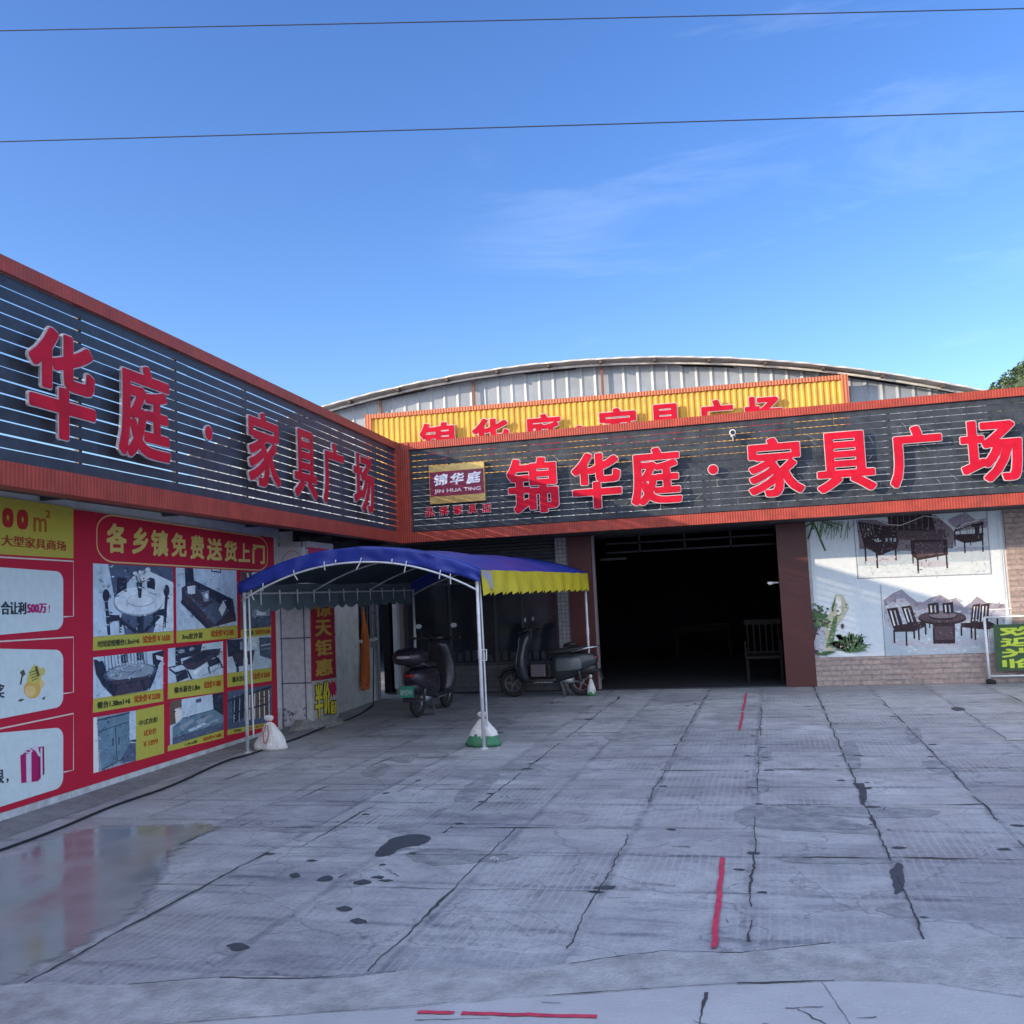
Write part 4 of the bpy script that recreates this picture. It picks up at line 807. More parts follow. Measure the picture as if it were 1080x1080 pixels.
# soffit, roof and the dark room behind the doorway
mb = MB(); mb.box(-6.9, XE, .14, WY+.5, 2.67, 2.76); mb.build('soffit', mat('soffit_dark', (.05, .05, .055), .8, 0, .2, 4), hall)
mb = MB(); mb.box(-6.95, XE+.02, .15, 4.2, 2.765, 2.86); mb.build('roof', MATS['roof_sheet'], hall)
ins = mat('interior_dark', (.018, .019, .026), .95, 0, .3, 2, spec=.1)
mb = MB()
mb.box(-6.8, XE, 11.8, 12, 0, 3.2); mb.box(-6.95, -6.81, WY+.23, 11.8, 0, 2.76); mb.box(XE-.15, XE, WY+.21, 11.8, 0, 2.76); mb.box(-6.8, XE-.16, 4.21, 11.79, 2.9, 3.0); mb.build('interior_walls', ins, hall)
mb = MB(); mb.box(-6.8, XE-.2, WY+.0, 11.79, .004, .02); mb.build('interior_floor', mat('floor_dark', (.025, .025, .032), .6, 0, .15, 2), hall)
mb = MB()
for z_ in (2.36, 2.52): mb.box(-2.8, .15, 2.0, 2.05, z_, z_+.03)
for x in (-2.2, -1.4, -.6): mb.box(x, x+.03, 2.0, 2.05, 2.36, 2.66)
mb.box(-2.86, -2.4, 1.7, 1.74, 2.23, 2.27)
mb.build('shutter_guides', mat('guide_grey', (.018, .018, .022), .6), hall)
mb = MB(); mb.tube([(.175, WY+.0, 1.70), (.09, WY+.0, 1.70)], .012, 8); mb.tube([(.09, WY, 1.70), (.02, WY-.01, 1.69), (-.01, WY-.01, 1.71)], [.02, .03, .012], 8); mb.build('shutter_handle', mat('handle_white', (.6, .6, .6), .4), hall, smooth=True)

# armchairs and a table of the showroom, dark inside the doorway
dw = mat('dark_wood', (.011, .007, .007), .7, 0, .3, 5, spec=.2)
def wood_chair(loc, label, wd=.62):
    r = thing('wooden_armchair', label, 'armchair', (0, 0, 0), 'armchairs in the dark showroom')
    h = wd/2
    mb = MB(); mb.box(-h, h, -.25, .27, .40, .45); mb.build('seat', dw, r, bevel=.01)
    mb = MB(); mb.box(-h, h, .27, .31, .46, .50); mb.box(-h, h, .30, .34, .96, 1.05)
    for k in range(6): x = -h+.04+k*(wd-.1)/5; mb.box(x, x+.025, .285, .31, .50, .97)
    mb.build('backrest', dw, r)
    for sx in (-1, 1):
        mb = MB(); mb.box(sx*h-.03*(sx > 0), sx*h+.03*(sx < 0), -.27, .29, .66, .70); mb.box(sx*h-.03*(sx > 0), sx*h+.03*(sx < 0), -.25, -.21, .45, .66); mb.build('armrest', dw, r)
        for y in (-.24, .26): mb = MB(); mb.box(sx*(h-.03)-.02, sx*(h-.03)+.02, y-.02, y+.02, 0, .40); mb.build('leg', dw, r)
    r.location = loc; return r
wood_chair((-.15, 1.95, .02), 'dark wooden armchair just inside the entrance beside the right brown pillar')
tb = thing('tea_table', 'low dark wooden tea table in the middle of the dark showroom', 'table', (0, 0, 0))
mb = MB(); mb.box(-.7, .7, -.4, .4, .70, .76); mb.build('tabletop', dw, tb, bevel=.01)
mb = MB(); mb.box(-.66, .66, -.36, .36, .60, .699); mb.build('apron', dw, tb)
for sx in (-1, 1):
    for sy in (-1, 1): mb = MB(); mb.box(sx*.62-.035, sx*.62+.035, sy*.32-.035, sy*.32+.035, 0, .60); mb.build('leg', dw, tb)
tb.location = (-1.6, 8.6, .02)

# ---------------- front sign fascia
ff = thing('slatted_sign_fascia', 'long sunlit slatted sign fascia over the dark entrance with a gold and maroon plaque', 'shop sign', (0, 0, 2.66), 'slatted sign fascias')
FX0, FX1 = -5.80, XE
mb = MB()
for i in range(14):
    z0 = 2.84+i*pitch+.005; t = FX0+.035; 
    while t < FX1:
        ln_ = random.choice([1.2, 1.5, 1.8, 2.4]); t2 = min(t+ln_, FX1); mb.box(t, t2-.003, .020+random.uniform(-.001, .001), .030, z0+random.uniform(-.002, .002), z0+pitch-.0075); t = t2
mb.build('slat_panel', mat('slat_front', (.038, .046, .058), .55, 0, .45, 5, .15, 30, spec=.2), ff)
mb = MB()
for k in range(11): x = FX0+.7+k*1.4; mb = MB(); mb.box(x, x+.04, .045, .085, 2.84, 4.24); mb.build('support_post', steel, ff)
mb = MB(); mb.box(FX0+.031, FX1, -.02, .13, 4.245, 4.37); mb.build('top_trim', trimF, ff)
mb = MB(); mb.box(FX0+.031, FX1, -.02, .13, 2.66, 2.83); mb.build('bottom_trim', trimF, ff)
mb = MB(); mb.box(FX0-.155, FX0+.03, -.03, .12, 2.655, 4.376); mb.build('end_post', trimF, ff)
for ch, x0, y0, x1, y1 in (('锦', 533, 484, 591, 540), ('华', 601, 477, 657.5, 532), ('庭', 662.5, 474, 721, 531), ('家', 785.5, 459, 850.5, 523), ('具', 857, 454, 926, 518), ('广', 933.5, 447, 998, 511), ('场', 1008.5, 441, 1082, 504)):
    a = atY(x0, y0, -.09); b = atY(x1, y1, -.09); X0, X1, Z0, Z1 = a.x, b.x, b.z-.0, a.z
    Z0, Z1 = 3.0, 3.93
    sign_letter(ch, rectfn((X0, .016, Z0), (X1-X0, 0, 0), (0, 0, Z1-Z0), NF), ff, redf, lete, X1-X0, Z1-Z0, .032, .011, .12)
c = atY(752, 495, -.09); dotpart((c.x, .016, 3.5), Vector((1, 0, 0)), Z, NF, .085, ff, lete, redf)
# plaque
a = atY(452, 489, -.06); b = atY(512, 530, -.06); px0, px1, pz0, pz1 = a.x, b.x, 3.28, 3.93
mb = MB(); mb.box(px0, px1, -.06, .015, pz0, pz1); plq = mb.build('logo_plaque', mat('plaque_gold', (.62, .44, .16), .28, .6, .15, 5), ff)
h_ = pz1-pz0; mb = MB(); mb.poly([(px0+.01, -.0625, pz0+h_*.19), (px1-.01, -.0625, pz0+h_*.19), (px1-.01, -.0625, pz0+h_*.83), (px0+.01, -.0625, pz0+h_*.83)]); mb.build('plaque_field', mat('plaque_maroon', (.20, .018, .05), .3, 0, .12, 6), plq)
wd_ = px1-px0; mb = MB()
for k, ch in enumerate('锦华庭'):
    sh_ = .06; f_ = lambda u, v, h, k=k: Vector((px0+wd_*(.07+k*.30+.25*u+.03*v), -.0645-h, pz0+h_*(.45+.30*v+.03*u)))
    put_text(mb, ch, f_, 0, .035, .03)
mb.build('plaque_characters', mat('plaque_silver', (.75, .74, .80), .35), plq)
mb = MB(); put_text(mb, 'JIN HUA TING', lambda u, v, h: Vector((px0+wd_*(.09+.84*u), -.0645-h, pz0+h_*(.25+.125*v))), 0, .004, .04); mb.build('plaque_latin_line', mat('plaque_silver2', (.62, .50, .52), .35), plq)
for k, ch in enumerate('品牌家具店'):
    a = atY(448+k*15, 536-k*.9, -.04); f_ = rectfn((a.x, .014, 3.075), (.165, 0, 0), (0, 0, .165), NF)
    mb = MB(); put_text(mb, ch, f_, 0, .07, .07, .0, .05, 4); o = mb.build('small_letter', mat('small_edge', (.42, .36, .37), .4), ff)
    mb = MB(); put_text(mb, ch, lambda u, v, h: f_(.04+.92*u, .04+.92*v, h), 0, .035, .035, .053, None, 4); mb.build('letter_face', redf, o)
# loose film scraps and glue marks round the letters
mb = MB(); fm_ = mat('film_scrap', (.20, .22, .22), .35, 0, .5, 12)
for k in range(34):
    x = random.choice([-4.6, -3.2, -2.2, -1.2, .7, 1.8, 2.6])+random.gauss(0, .16); z_ = random.uniform(2.92, 4.12); l = random.uniform(.06, .22); a = random.uniform(.6, 1.2)*random.choice([-1, 1])
    d = Vector((math.cos(a), 0, math.sin(a))); strip(mb, [Vector((x, .0155, z_)), Vector((x, .0155, z_))+d*l*.5+Vector((.01, 0, 0)), Vector((x, .0155, z_))+d*l], random.uniform(.004, .010), NF); mb.build('glue_mark', fm_, ff); mb = MB()

# security camera on the front sign
a = atY(773, 459, -.06); sc = thing('security_camera', 'small white security camera fixed near the top of the front sign', 'camera', (a.x, .015, a.z))
mb = MB(); mb.box(a.x-.035, a.x+.035, -.005, .015, a.z-.02, a.z+.06); mb.tube([(a.x, -.005, a.z+.02), (a.x, -.07, a.z+.03)], .014, 10); mb.build('bracket', mat('cam_white', (.75, .75, .74), .4), sc, bevel=.004)
mb = MB(); mb.tube([(a.x-.01, -.02, a.z+.05), (a.x, -.15, a.z+.03)], [.045, .05], 14); hd = mb.build('camera_body', MATS['cam_white'], sc, smooth=False)
mb = MB(); mb.tube([(a.x, -.151, a.z+.03), (a.x, -.158, a.z+.029)], .034, 14); mb.build('lens', black, hd)
mb = MB(); mb.tube([(a.x+.005, -.09, a.z-.015), (a.x+.01, -.09, a.z-.10)], [.022, .03], 10); mb.build('lower_dome', black, sc)

# ================================================================== MURAL POSTER on the right wall
mu_ = thing('furniture_mural', 'large pale printed mural of dark wooden furniture and mountains right of the entrance', 'poster', (2.1, WY-.01, .46))
MY = WY+.018
mb = MB(); mb.box(.70, 3.58, MY, WY+.029, .458, 2.665); mb.build('mural_board', pr((.66, .72, .74), .3), mu_)
def mz(pts): return [(840+x/4.909, 530+y/4.909) for x, y in pts]
def ma(mb, pts, lay, m): mb.poly([atY(x, y, MY-lay) for x, y in mz(pts)][::-1], m)
MM = [pr((.045, .03, .035), .3), pr((.10, .07, .08), .3), pr((.30, .28, .33), .3), pr((.46, .46, .50), .3), pr((.60, .66, .66), .3), pr((.44, .51, .55), .3), pr((.07, .14, .06), .3), pr((.14, .22, .10), .3), pr((.50, .48, .34), .3), pr((.80, .80, .74), .3), pr((.22, .18, .20), .3)]
K0, K1, MG, MG2, PT, PB, G1, G2, STN, WH, K2 = range(11)
lay = [.0012]
REC = []
def M(pts, m): ma(mbm, pts, lay[0], m); lay[0] += .00004; REC.append((pts, m))
def enrich(box, n, sz, seed):
    for P, m in detail_strokes(list(REC), box, n, {K0: [K2, K1, K0], K1: [K0, K1, K2], K2: [K0, K1], MG: [MG2, K2, MG], MG2: [MG, PT], PB: [PT, MG2, PB], PT: [PT, PT, PB], STN: [WH, G2, MG2], G2: [G1, STN], G1: [G2, K1], WH: [STN, MG2]}, sz, seed): ma(mbm, P, lay[0], m); lay[0] += .000004
def ml(x0, y0, x1, y1, w_, m=K0): M(ln(x0, y0, x1, y1, w_), m)
# upper picture
mbm = MB()
M([(304, 60), (985, 40), (1010, 370), (318, 395)], PT); M([(312, 255), (1000, 215), (1010, 370), (318, 395)], PB if False else PT)
M([(310, 90), (420, 90), (520, 115), (650, 70), (720, 65), (800, 130), (820, 160), (810, 250), (330, 270)], K2)
M([(780, 90), (870, 50), (930, 90), (985, 80), (985, 130), (830, 150)], MG)
M([(320, 240), (520, 250), (600, 250), (1000, 225), (1005, 300), (320, 330)], PB)
M(ev(450, 296, 95, 16), MG2); M(ev(700, 318, 95, 18), MG2); M(ev(895, 240, 75, 13), MG2)
for (x, y) in ((340, 150),): pass
M([(320, 100), (520, 130), (530, 195), (520, 240), (430, 275), (350, 225)], K0)
for k in range(5): ml(335+k*14, 110, 345+k*14, 160, 3, K2)
ml(355, 220, 360, 305, 9); ml(415, 265, 420, 340, 10); ml(512, 230, 516, 300, 9); ml(450, 220, 452, 270, 7)
M([(520, 140), (770, 140), (775, 185), (700, 200), (520, 190)], K1); M([(470, 60), (700, 60), (720, 145), (480, 145)], K0)
for k in range(7): ml(490+k*32, 62, 492+k*32, 140, 3, K2)
M([(590, 195), (780, 190), (785, 270), (625, 300), (595, 270)], K0); M([(610, 208), (760, 203), (762, 262), (625, 285)], K1)
ml(602, 250, 604, 315, 8); ml(628, 290, 631, 367, 10); ml(775, 255, 781, 340, 9); ml(730, 270, 732, 297, 6)
M([(815, 165), (960, 160), (965, 200), (870, 210), (820, 190)], K0)
ml(818, 145, 822, 228, 7); ml(870, 200, 873, 262, 8); ml(962, 120, 966, 255, 8); ml(900, 190, 902, 222, 6); ml(815, 150, 920, 110, 6); ml(900, 120, 960, 105, 6); ml(845, 135, 850, 180, 5); ml(935, 110, 935, 170, 24)
for k in range(5): ml(880+k*14, 120, 884+k*14, 160, 3, K1)
ml(440, 290, 475, 296, 5, MG)
rl = random.Random(5)
for k in range(9): x = 455+k*7; M([(x, 184), (x+4, 183), (x+4, 203), (x, 204)], PT) if k % 3 else None
for k in range(7): x = 402+rl.uniform(0, 30); y = 186+rl.uniform(0, 14); M([(x, y), (x+rl.uniform(4, 9), y-2), (x+8, y+5), (x+1, y+6)], PT)
for k in range(16): x = rl.uniform(335, 440); y = rl.uniform(115, 175); M([(x, y), (x+rl.uniform(3, 8), y-2), (x+6, y+rl.uniform(4, 10)), (x+1, y+6)], rl.choice([PT, MG, K2, K2]))
for k in range(22): x = rl.uniform(480, 750); y = rl.uniform(65, 180); ml(x, y, x+rl.uniform(12, 50), y+rl.uniform(-2, 2), rl.uniform(1.5, 3), rl.choice([K2, K1, K0]))
for k in range(14): x = rl.uniform(612, 740); y = rl.uniform(210, 275); ml(x, y, x+rl.uniform(10, 30), y-rl.uniform(0, 3), 2, rl.choice([K0, K2]))
for k in range(10): x = rl.uniform(360, 500); y = rl.uniform(212, 262); ml(x, y, x+rl.uniform(10, 25), y-2, 2, K1)
M([(815, 150), (835, 120), (850, 112), (852, 118), (838, 126), (822, 155)], K0); M([(905, 118), (960, 98), (970, 104), (968, 118), (910, 128)], K0)
enrich((300, 45, 1010, 390), 420, 22, 3); mbm.build('upper_picture', MM, mu_); REC.clear()
# outlines of the mountains, pale
mbm = MB()
def wl(pts, w_, m=WH):
    strip(mbm, [atY(x, y, MY-lay[0]) for x, y in mz(pts)], w_, NF, m); lay[0] += .00004
wl([(420, 92), (480, 115), (540, 118), (600, 95), (660, 70), (740, 78), (790, 120), (830, 135), (870, 110), (950, 90)], .010)
wl([(295, 90), (318, 395)], .012, MG); wl([(318, 393), (1008, 369)], .012, MG); wl([(985, 45), (1008, 369)], .010, MG); wl([(435, 425), (460, 798)], .010, MG); wl([(1040, 60), (1078, 500)], .03, PT)
lay0 = lay[0]
# lower picture
M([(452, 505), (500, 470), (545, 450), (580, 480), (640, 525), (690, 495), (745, 478), (790, 505), (830, 495), (870, 545), (900, 520), (935, 487), (985, 520), (1078, 525), (1080, 600), (900, 650), (640, 610), (455, 605)], MG)
M([(452, 540), (520, 500), (560, 495), (620, 560), (700, 540), (760, 530), (860, 580), (940, 540), (1080, 560), (1080, 640), (460, 640)], MG2)
M([(458, 640), (1080, 620), (1085, 775), (462, 795)], PB)
wl([(452, 500), (500, 466), (545, 447), (590, 485), (640, 521), (690, 491), (745, 474), (790, 500), (830, 491), (868, 541), (900, 516), (935, 483), (985, 516), (1078, 524)], .014)
enrich((452, 450, 1085, 795), 300, 40, 4); mbm.build('mountain_picture', MM, mu_); REC.clear()
mbm = MB()
M(ev(760, 735, 150, 20), MG2); M(ev(570, 728, 90, 14), MG2); M(ev(950, 715, 100, 14), MG2); M(ev(755, 600, 125, 34), K0); M(ev(755, 592, 122, 30), K1); M(ev(758, 588, 75, 20), K0); M(ev(758, 582, 72, 17), K2)
M([(705, 628), (820, 628), (822, 730), (708, 732)], K0); M([(716, 640), (810, 640), (812, 710), (718, 712)], K1)
def vchair(x, y, w_, h, dx, sl):
    M([(x, y), (x+w_, y-8), (x+w_+dx, y+h), (x+dx, y+h+4)], K0)
    for k in range(2): ml(x+w_*(.28+.38*k)+dx*.1, y+8, x+w_*(.28+.38*k)+dx*.8, y+h-6, w_*.14, WH if k == 0 else MG2)
vchair(468, 550, 55, 95, 32, 0); vchair(542, 540, 52, 85, 32, 0)
M([(498, 640), (665, 612), (672, 640), (610, 668), (510, 670)], K0)
for x, y0, y1 in ((505, 660, 728), (568, 655, 742), (608, 650, 706), (632, 640, 712), (667, 628, 684)): ml(x, y0, x+3, y1, 9)
vchair(680, 525, 55, 50, 5, 0); vchair(755, 522, 55, 50, 5, 0); ml(690, 610, 690, 650, 7); ml(815, 620, 816, 665, 8)
vchair(912, 530, 40, 90, -12, 0); vchair(955, 528, 45, 95, -8, 0)
M([(850, 625), (1000, 615), (1045, 640), (985, 660), (855, 645)], K0)
for x, y0, y1 in ((853, 640, 690), (905, 645, 705), (925, 650, 712), (985, 655, 735), (1040, 600, 660)): ml(x, y0, x+2, y1, 9)
enrich((460, 520, 1050, 740), 260, 18, 5); mbm.build('dining_picture', MM, mu_); REC.clear()
# bamboo at the top and rock garden with plants below
mbm = MB()
for x0, y0, x1, y1, w_ in ((85, 95, 150, 250, 9), (90, 100, 60, 190, 9), (80, 100, 85, 140, 12), (40, 130, 95, 95, 8), (130, 95, 190, 125, 9), (150, 95, 240, 120, 5)): ml(x0, y0, x1, y1, w_, G1)
for k in range(26): x = random.uniform(110, 300); ml(x, 95+random.uniform(0, 10), x+random.uniform(-30, 20), 130+random.uniform(0, 70), 3, G2)
M([(60, 620), (70, 570), (110, 560), (150, 590), (150, 700), (110, 780), (75, 770)], K1)
M([(150, 620), (180, 560), (205, 475), (240, 480), (270, 545), (240, 600), (200, 650), (190, 770), (130, 775)], STN); M([(205, 490), (230, 485), (235, 570), (210, 585)], WH); M([(80, 760), (115, 640), (145, 630), (150, 770)], MG2); M([(190, 600), (215, 575), (190, 740), (150, 755)], G2); M([(180, 545), (205, 480), (190, 570)], G1)
for k in range(130):
    a = random.uniform(0, 6.28); cx, cy = 112+random.gauss(0, 26), 596+random.gauss(0, 26); r = random.uniform(5, 13); M(ev(cx, cy, r, r*.7, 6), random.choice([G1, G2, G1, K1]))
for k in range(90):
    a = rad(random.uniform(190, 350)); l = random.uniform(60, 135); x0, y0 = 290+random.gauss(0, 16), 775; xm, ym = x0+math.cos(a)*l*.6, y0+math.sin(a)*l*.8; x1, y1 = x0+math.cos(a)*l*1.05, ym+random.uniform(-8, 30); m_ = random.choice([G1, G2, G1])
    M([(x0-3, y0), (xm-2, ym), (x1, y1), (xm+3, ym+5), (x0+3, y0)], m_)
M([(90, 780), (170, 768), (210, 772), (150, 792), (110, 790)], G1); M(ev(238, 640, 9, 14, 8), K1)
enrich((55, 470, 330, 795), 260, 24, 6); mbm.build('rock_garden_picture', MM, mu_)

# ================================================================== ARCHED WAREHOUSE behind
wh = thing('arched_warehouse', 'silver corrugated metal warehouse with a shallow arched roof behind the front sign', 'building', tuple(LP(4.3, 6, 0)))
def HP(o, s, z): return LP(4+s, o, z)           # o runs along the gable, s backwards
oc = (Vector((-4.0, 4.15, 0))-C0).dot(LN); HW = 8.4
def arch(o): k = (o-oc)/HW; return 6.50-1.36*k*k
mb = MB(); n = int(2*HW/.05)
prof = [0, .012, .03, .03, .012, 0, 0, 0]
pv = None
for i in range(n+1):
    o = oc-HW+i*.05; s = .34-[0, 0, 0, 0, .022, 0][i % 6]*1.0
    q = (HP(o, s, 2.9), HP(o, s, arch(o)-.075-(.03 if (i//22) % 3 == 1 else 0)))
    if pv: mb.poly([pv[0], q[0], q[1], pv[1]])
    pv = q
mb.build('gable_wall', mat('galv_sheet', (.31, .35, .39), .5, .15, .16, 2.2, dirt=.25), wh)
mb = MB()
NN = 64
def roofp(u, v): o = oc-HW-.25+u*(2*HW+.5); return HP(o, -.10+v*18+.012*math.sin(u*300), arch(o)+.0+.012*noise.noise(Vector((o*2, 0, 0))))
mb.grid(roofp, 240, 3); mb.build('roof', mat('roof_rust', (.55, .53, .49), .6, .1, .25, 3, dirt=.4), wh, thick=.03)
mb = MB()
for i in range(16):
    o = oc-HW+.55+i*1.1; mb = MB(); mb.tube([HP(o, -.08, arch(o)-.055), HP(o, 1.2, arch(o)-.055)], .032, 8); mb.build('purlin_end', mat('purlin', (.10, .075, .06), .8), wh)
mb = MB(); mb.tube([HP(oc-HW+i*.4, .10, arch(oc-HW+i*.4)-.085) for i in range(43)], .026, 8); mb.build('arch_rim', mat('rim', (.62, .60, .56), .6, .1, .3, 4, dirt=.5), wh, smooth=True)
for px in (205, 492, 888):
    p = at(330+px/2.919, 400, LP(4.3, 0, 0), LD); o = (p-C0).dot(LN); mb = MB(); mb.obox(HP(o, .25, 2.9), LN*.05, -LD*.04, Z*(arch(o)-.12-2.9)); mb.build('gable_post', mat('rust_post', (.20, .09, .07), .8), wh)
mb = MB(); mb.obox(HP(oc-HW+.02, .40, 2.87), LN*(2*HW-.04), LD*.2, Z*(2.0)); mb.obox(HP(oc-HW+.02, .5, 0), LN*.1, LD*17, Z*5); mb.obox(HP(oc+HW-.12, .5, 0), LN*.1, LD*17, Z*5); mb.obox(HP(oc-HW+.13, 17.3, 0), LN*(2*HW-.26), LD*.1, Z*5.0); mb.build('side_walls', MATS['galv_sheet'], wh)

# yellow rooftop sign
rsn = thing('yellow_roof_sign', 'long yellow corrugated sign with red letters, in front of the arched warehouse', 'shop sign', tuple(LP(4, 2, 4.2)))
o0 = (at(388, 438, LP(4, 0, 0), LD)-C0).dot(LN); o1 = (at(892, 399, LP(4, 0, 0), LD)-C0).dot(LN); ZT = 5.71; ZB = 4.25
mb = MB(); n = int((o1-o0)/.03); pv = None
for i in range(n+1):
    o = o0+(o1-o0)*i/n; s = -.0-[0, 0, .02, .02][i % 4]; q = (HP(o, s, ZB), HP(o, s, ZT-.02))
    if pv: mb.poly([pv[0], q[0], q[1], pv[1]])
    pv = q
mb.build('sign_sheet', mat('yellow_sheet', (.62, .33, .035), .5, 0, .18, 3), rsn)
trimH = ribbed('trim_metal_roof', (.56, .16, .08), tuple(LN), .06, .45, 0, .006, .8, .15)
mb = MB(); mb.obox(HP(o0-.02, -.05, ZT-.07), LN*(o1-o0+.04), LD*.08, Z*.09); mb.obox(HP(o0-.05, -.054, ZB), LN*.14, LD*.084, Z*(ZT-ZB+.022)); mb.obox(HP(o1-.09, -.054, ZB), LN*.12, LD*.084, Z*(ZT-ZB+.022)); mb.build('sign_trim', trimH, rsn)
mb = MB()
for k in range(5): o = o0+.6+k*(o1-o0-1.2)/4; mb.obox(HP(o, .035, 2.86), LN*.05, LD*.05, Z*2.8)
mb.build('sign_posts', steel, rsn)
for ch, x0, x1, yt in (('锦', 442, 481, 446), ('华', 497, 537.5, 441), ('庭', 552, 592, 436), ('家', 630, 673, 430.5), ('具', 681.5, 720, 424.5), ('广', 734, 773, 420.5), ('场', 783, 825, 417)):
    a = at(x0, yt, LP(3.9, 0, 0), LD); b = at(x1, yt, LP(3.9, 0, 0), LD); oa = (a-C0).dot(LN); ob = (b-C0).dot(LN)
    sign_letter(ch, rectfn(HP(oa, -.02, 4.60), LN*(ob-oa), Z*.83, -LD), rsn, redf, lete, ob-oa, .83, .032, .013, .12)
a = at(611, 450, LP(3.9, 0, 0), LD); dotpart(HP((a-C0).dot(LN), -.02, 5.0), LN, Z, -LD, .13, rsn, lete, redf)

# ================================================================== CANOPY TENT
FL = Vector((-6.03, -5.0, 0)); FR = Vector((-3.19, -4.80, 0)); BR2 = Vector((-2.92, .42, 0)); BL2 = Vector((-5.92, .35, 0))
tn = thing('canopy_tent', 'blue arched market canopy with yellow scalloped side on thin metal poles', 'canopy tent', tuple((FL+BR2)/2))
EZ = 1.88; RZ = 2.34
def tent(u, v):
    a = FL.lerp(FR, u); b = BL2.lerp(BR2, u); p = a.lerp(b, v); k = (2*u-1)
    zc = EZ+.14+(RZ-EZ-.14)*(1-abs(k)**2.1); return Vector((p.x, p.y, zc+.14*0))
def cover(u, v):
    uu = -.03+1.06*u; p = tent(min(1, max(0, uu)), v); 
    if uu < 0: p += (FL-FR).normalized()*.05; p.z -= .02
    if uu > 1: p += (FR-FL).normalized()*.05; p.z -= .02
    p.z += -.025*math.sin(v*math.pi*3)**2+noise.noise(Vector((u*6, v*9, 1)))*.018; return p
blue = mat('tarp_blue', (.010, .028, .23), .42, 0, .22, 3, .25, 12)
mb = MB(); mb.grid(cover, 36, 40); mb.build('roof_cover', blue, tn, smooth=True, thick=.004)
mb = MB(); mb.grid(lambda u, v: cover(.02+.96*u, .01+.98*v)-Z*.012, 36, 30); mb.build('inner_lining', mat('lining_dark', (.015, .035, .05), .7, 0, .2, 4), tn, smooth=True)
dN = (FL-BL2).normalized()
mb = MB()
def drape(u, v):
    p = cover(u, 0)+dN*.03; d = .188-.06*abs(2*u-1)**6; q = Vector((p.x, p.y, p.z-v*d)); q += dN*(.02*noise.noise(Vector((u*18, v*2, 4)))+.014*math.sin(u*40)*v); return q
mb.grid(drape, 90, 6); mb.build('front_drape', blue, tn, smooth=True, thick=.003)
mb = MB()
def bdrape(u, v): p = cover(u, 1)-dN*.03; return Vector((p.x, p.y, p.z-v*.2))
mb.grid(bdrape, 40, 4); mb.build('rear_drape', blue, tn, smooth=True, thick=.003)
def scallop(s, n): k = (s*n) % 1; return abs(math.sin(k*math.pi))
yl = mat('tarp_yellow', (.50, .42, .025), .5, 0, .14, 4, .2, 14)
sd = (FR-FL).normalized()
mb = MB()
def val(u, v):
    p = FR.lerp(BR2, u)+sd*.05; L_ = .25+.045*(1-((u*24) % 1)); wv = .018*math.sin(u*60)*v
    return Vector((p.x+wv+.02*v, p.y, EZ+.12-v*L_*1.0+.01*noise.noise(Vector((u*8, 0, 2)))))
mb.grid(val, 240, 4); mb.build('side_valance', yl, tn, thick=.003)['label'] = 'yellow valance with a torn scalloped edge on the right side'
mb = MB(); p = FR+sd*.055; mb.poly([Vector((p.x, p.y-.0, EZ+.115)), Vector((p.x+.03, p.y+.30, EZ+.10)), Vector((p.x+.045, p.y+.32, EZ-.09)), Vector((p.x+.02, p.y+.12, EZ-.11))]); mb.build('grey_patch', mat('patch_grey', (.30, .30, .32), .6), tn)
mb = MB()
def vall(u, v):
    p = FL.lerp(BL2, u)-sd*.04; L_ = .30+.05*abs(math.sin(u*math.pi*17)); return Vector((p.x-.015*math.sin(u*50)*v, p.y, EZ+.10-v*L_))
mb.grid(vall, 200, 4); mb.build('side_valance', mat('tarp_green_grey', (.10, .14, .16), .6, 0, .15, 5), tn, thick=.003)['label'] = 'grey green scalloped valance on the left side'
# frame
for base, dr in ((FL, dN), (FR, dN), (BL2, -dN), (BR2, -dN)):
    mb = MB(); mb.tube([base, base+Z*1.0, base+Z*(EZ)], [.021, .021, .019], 10); lg = mb.build('leg', galv, tn, smooth=True)
    mb = MB(); mb.tube([base, base+Z*.012], .045, 12); mb.tube([base+Z*1.0, base+Z*1.10], .026, 12); mb.build('leg_collar', galv, lg)
for base, other, s in ((FL, BL2, 1), (FR, BR2, 1)):
    d = (other-base).normalized(); mb = MB(); q = base+d*.16-sd*0
    mb.tube([base+d*.14+Z*.16, base+d*.12+Z*1.1, base+d*.10+Z*EZ], .011, 8); mb.build('brace', galv, tn)
mb = MB(); q = FR+Z*.98; mb.tube([q+sd*.015, q+sd*.07, q+sd*.075+Z*.12, q+sd*.015+Z*.12], .008, 6); mb.build('hook', mat('hook_white', (.6, .6, .6), .4), tn)
def arcpole(v, dz):
    mb = MB(); P = []
    for k in range(25):
        u = k/24; p = tent(u, v)+(dN*.05 if v == 0 else Vector((0, 0, 0))); p.z = EZ-.10+(RZ-EZ-.08)*(1-abs(2*u-1)**2.1)+dz; P.append(p)
    mb.tube(P, .0115, 8); mb.build('arch_pole', galv, tn, smooth=True)
for v in (0, .33, .67, 1): arcpole(v, 0 if v in (0, 1) else .10)
for u in (0, .5, 1):
    mb = MB(); a = tent(u, 0); b = tent(u, 1); z_ = {0: EZ-.02, .5: RZ-.05, 1: EZ-.02}[u]; mb.tube([(a.x, a.y, z_), (b.x, b.y, z_)], .014, 8); mb.build('side_rail', galv, tn)
strapm = mat('strap_white', (.55, .55, .58), .6)
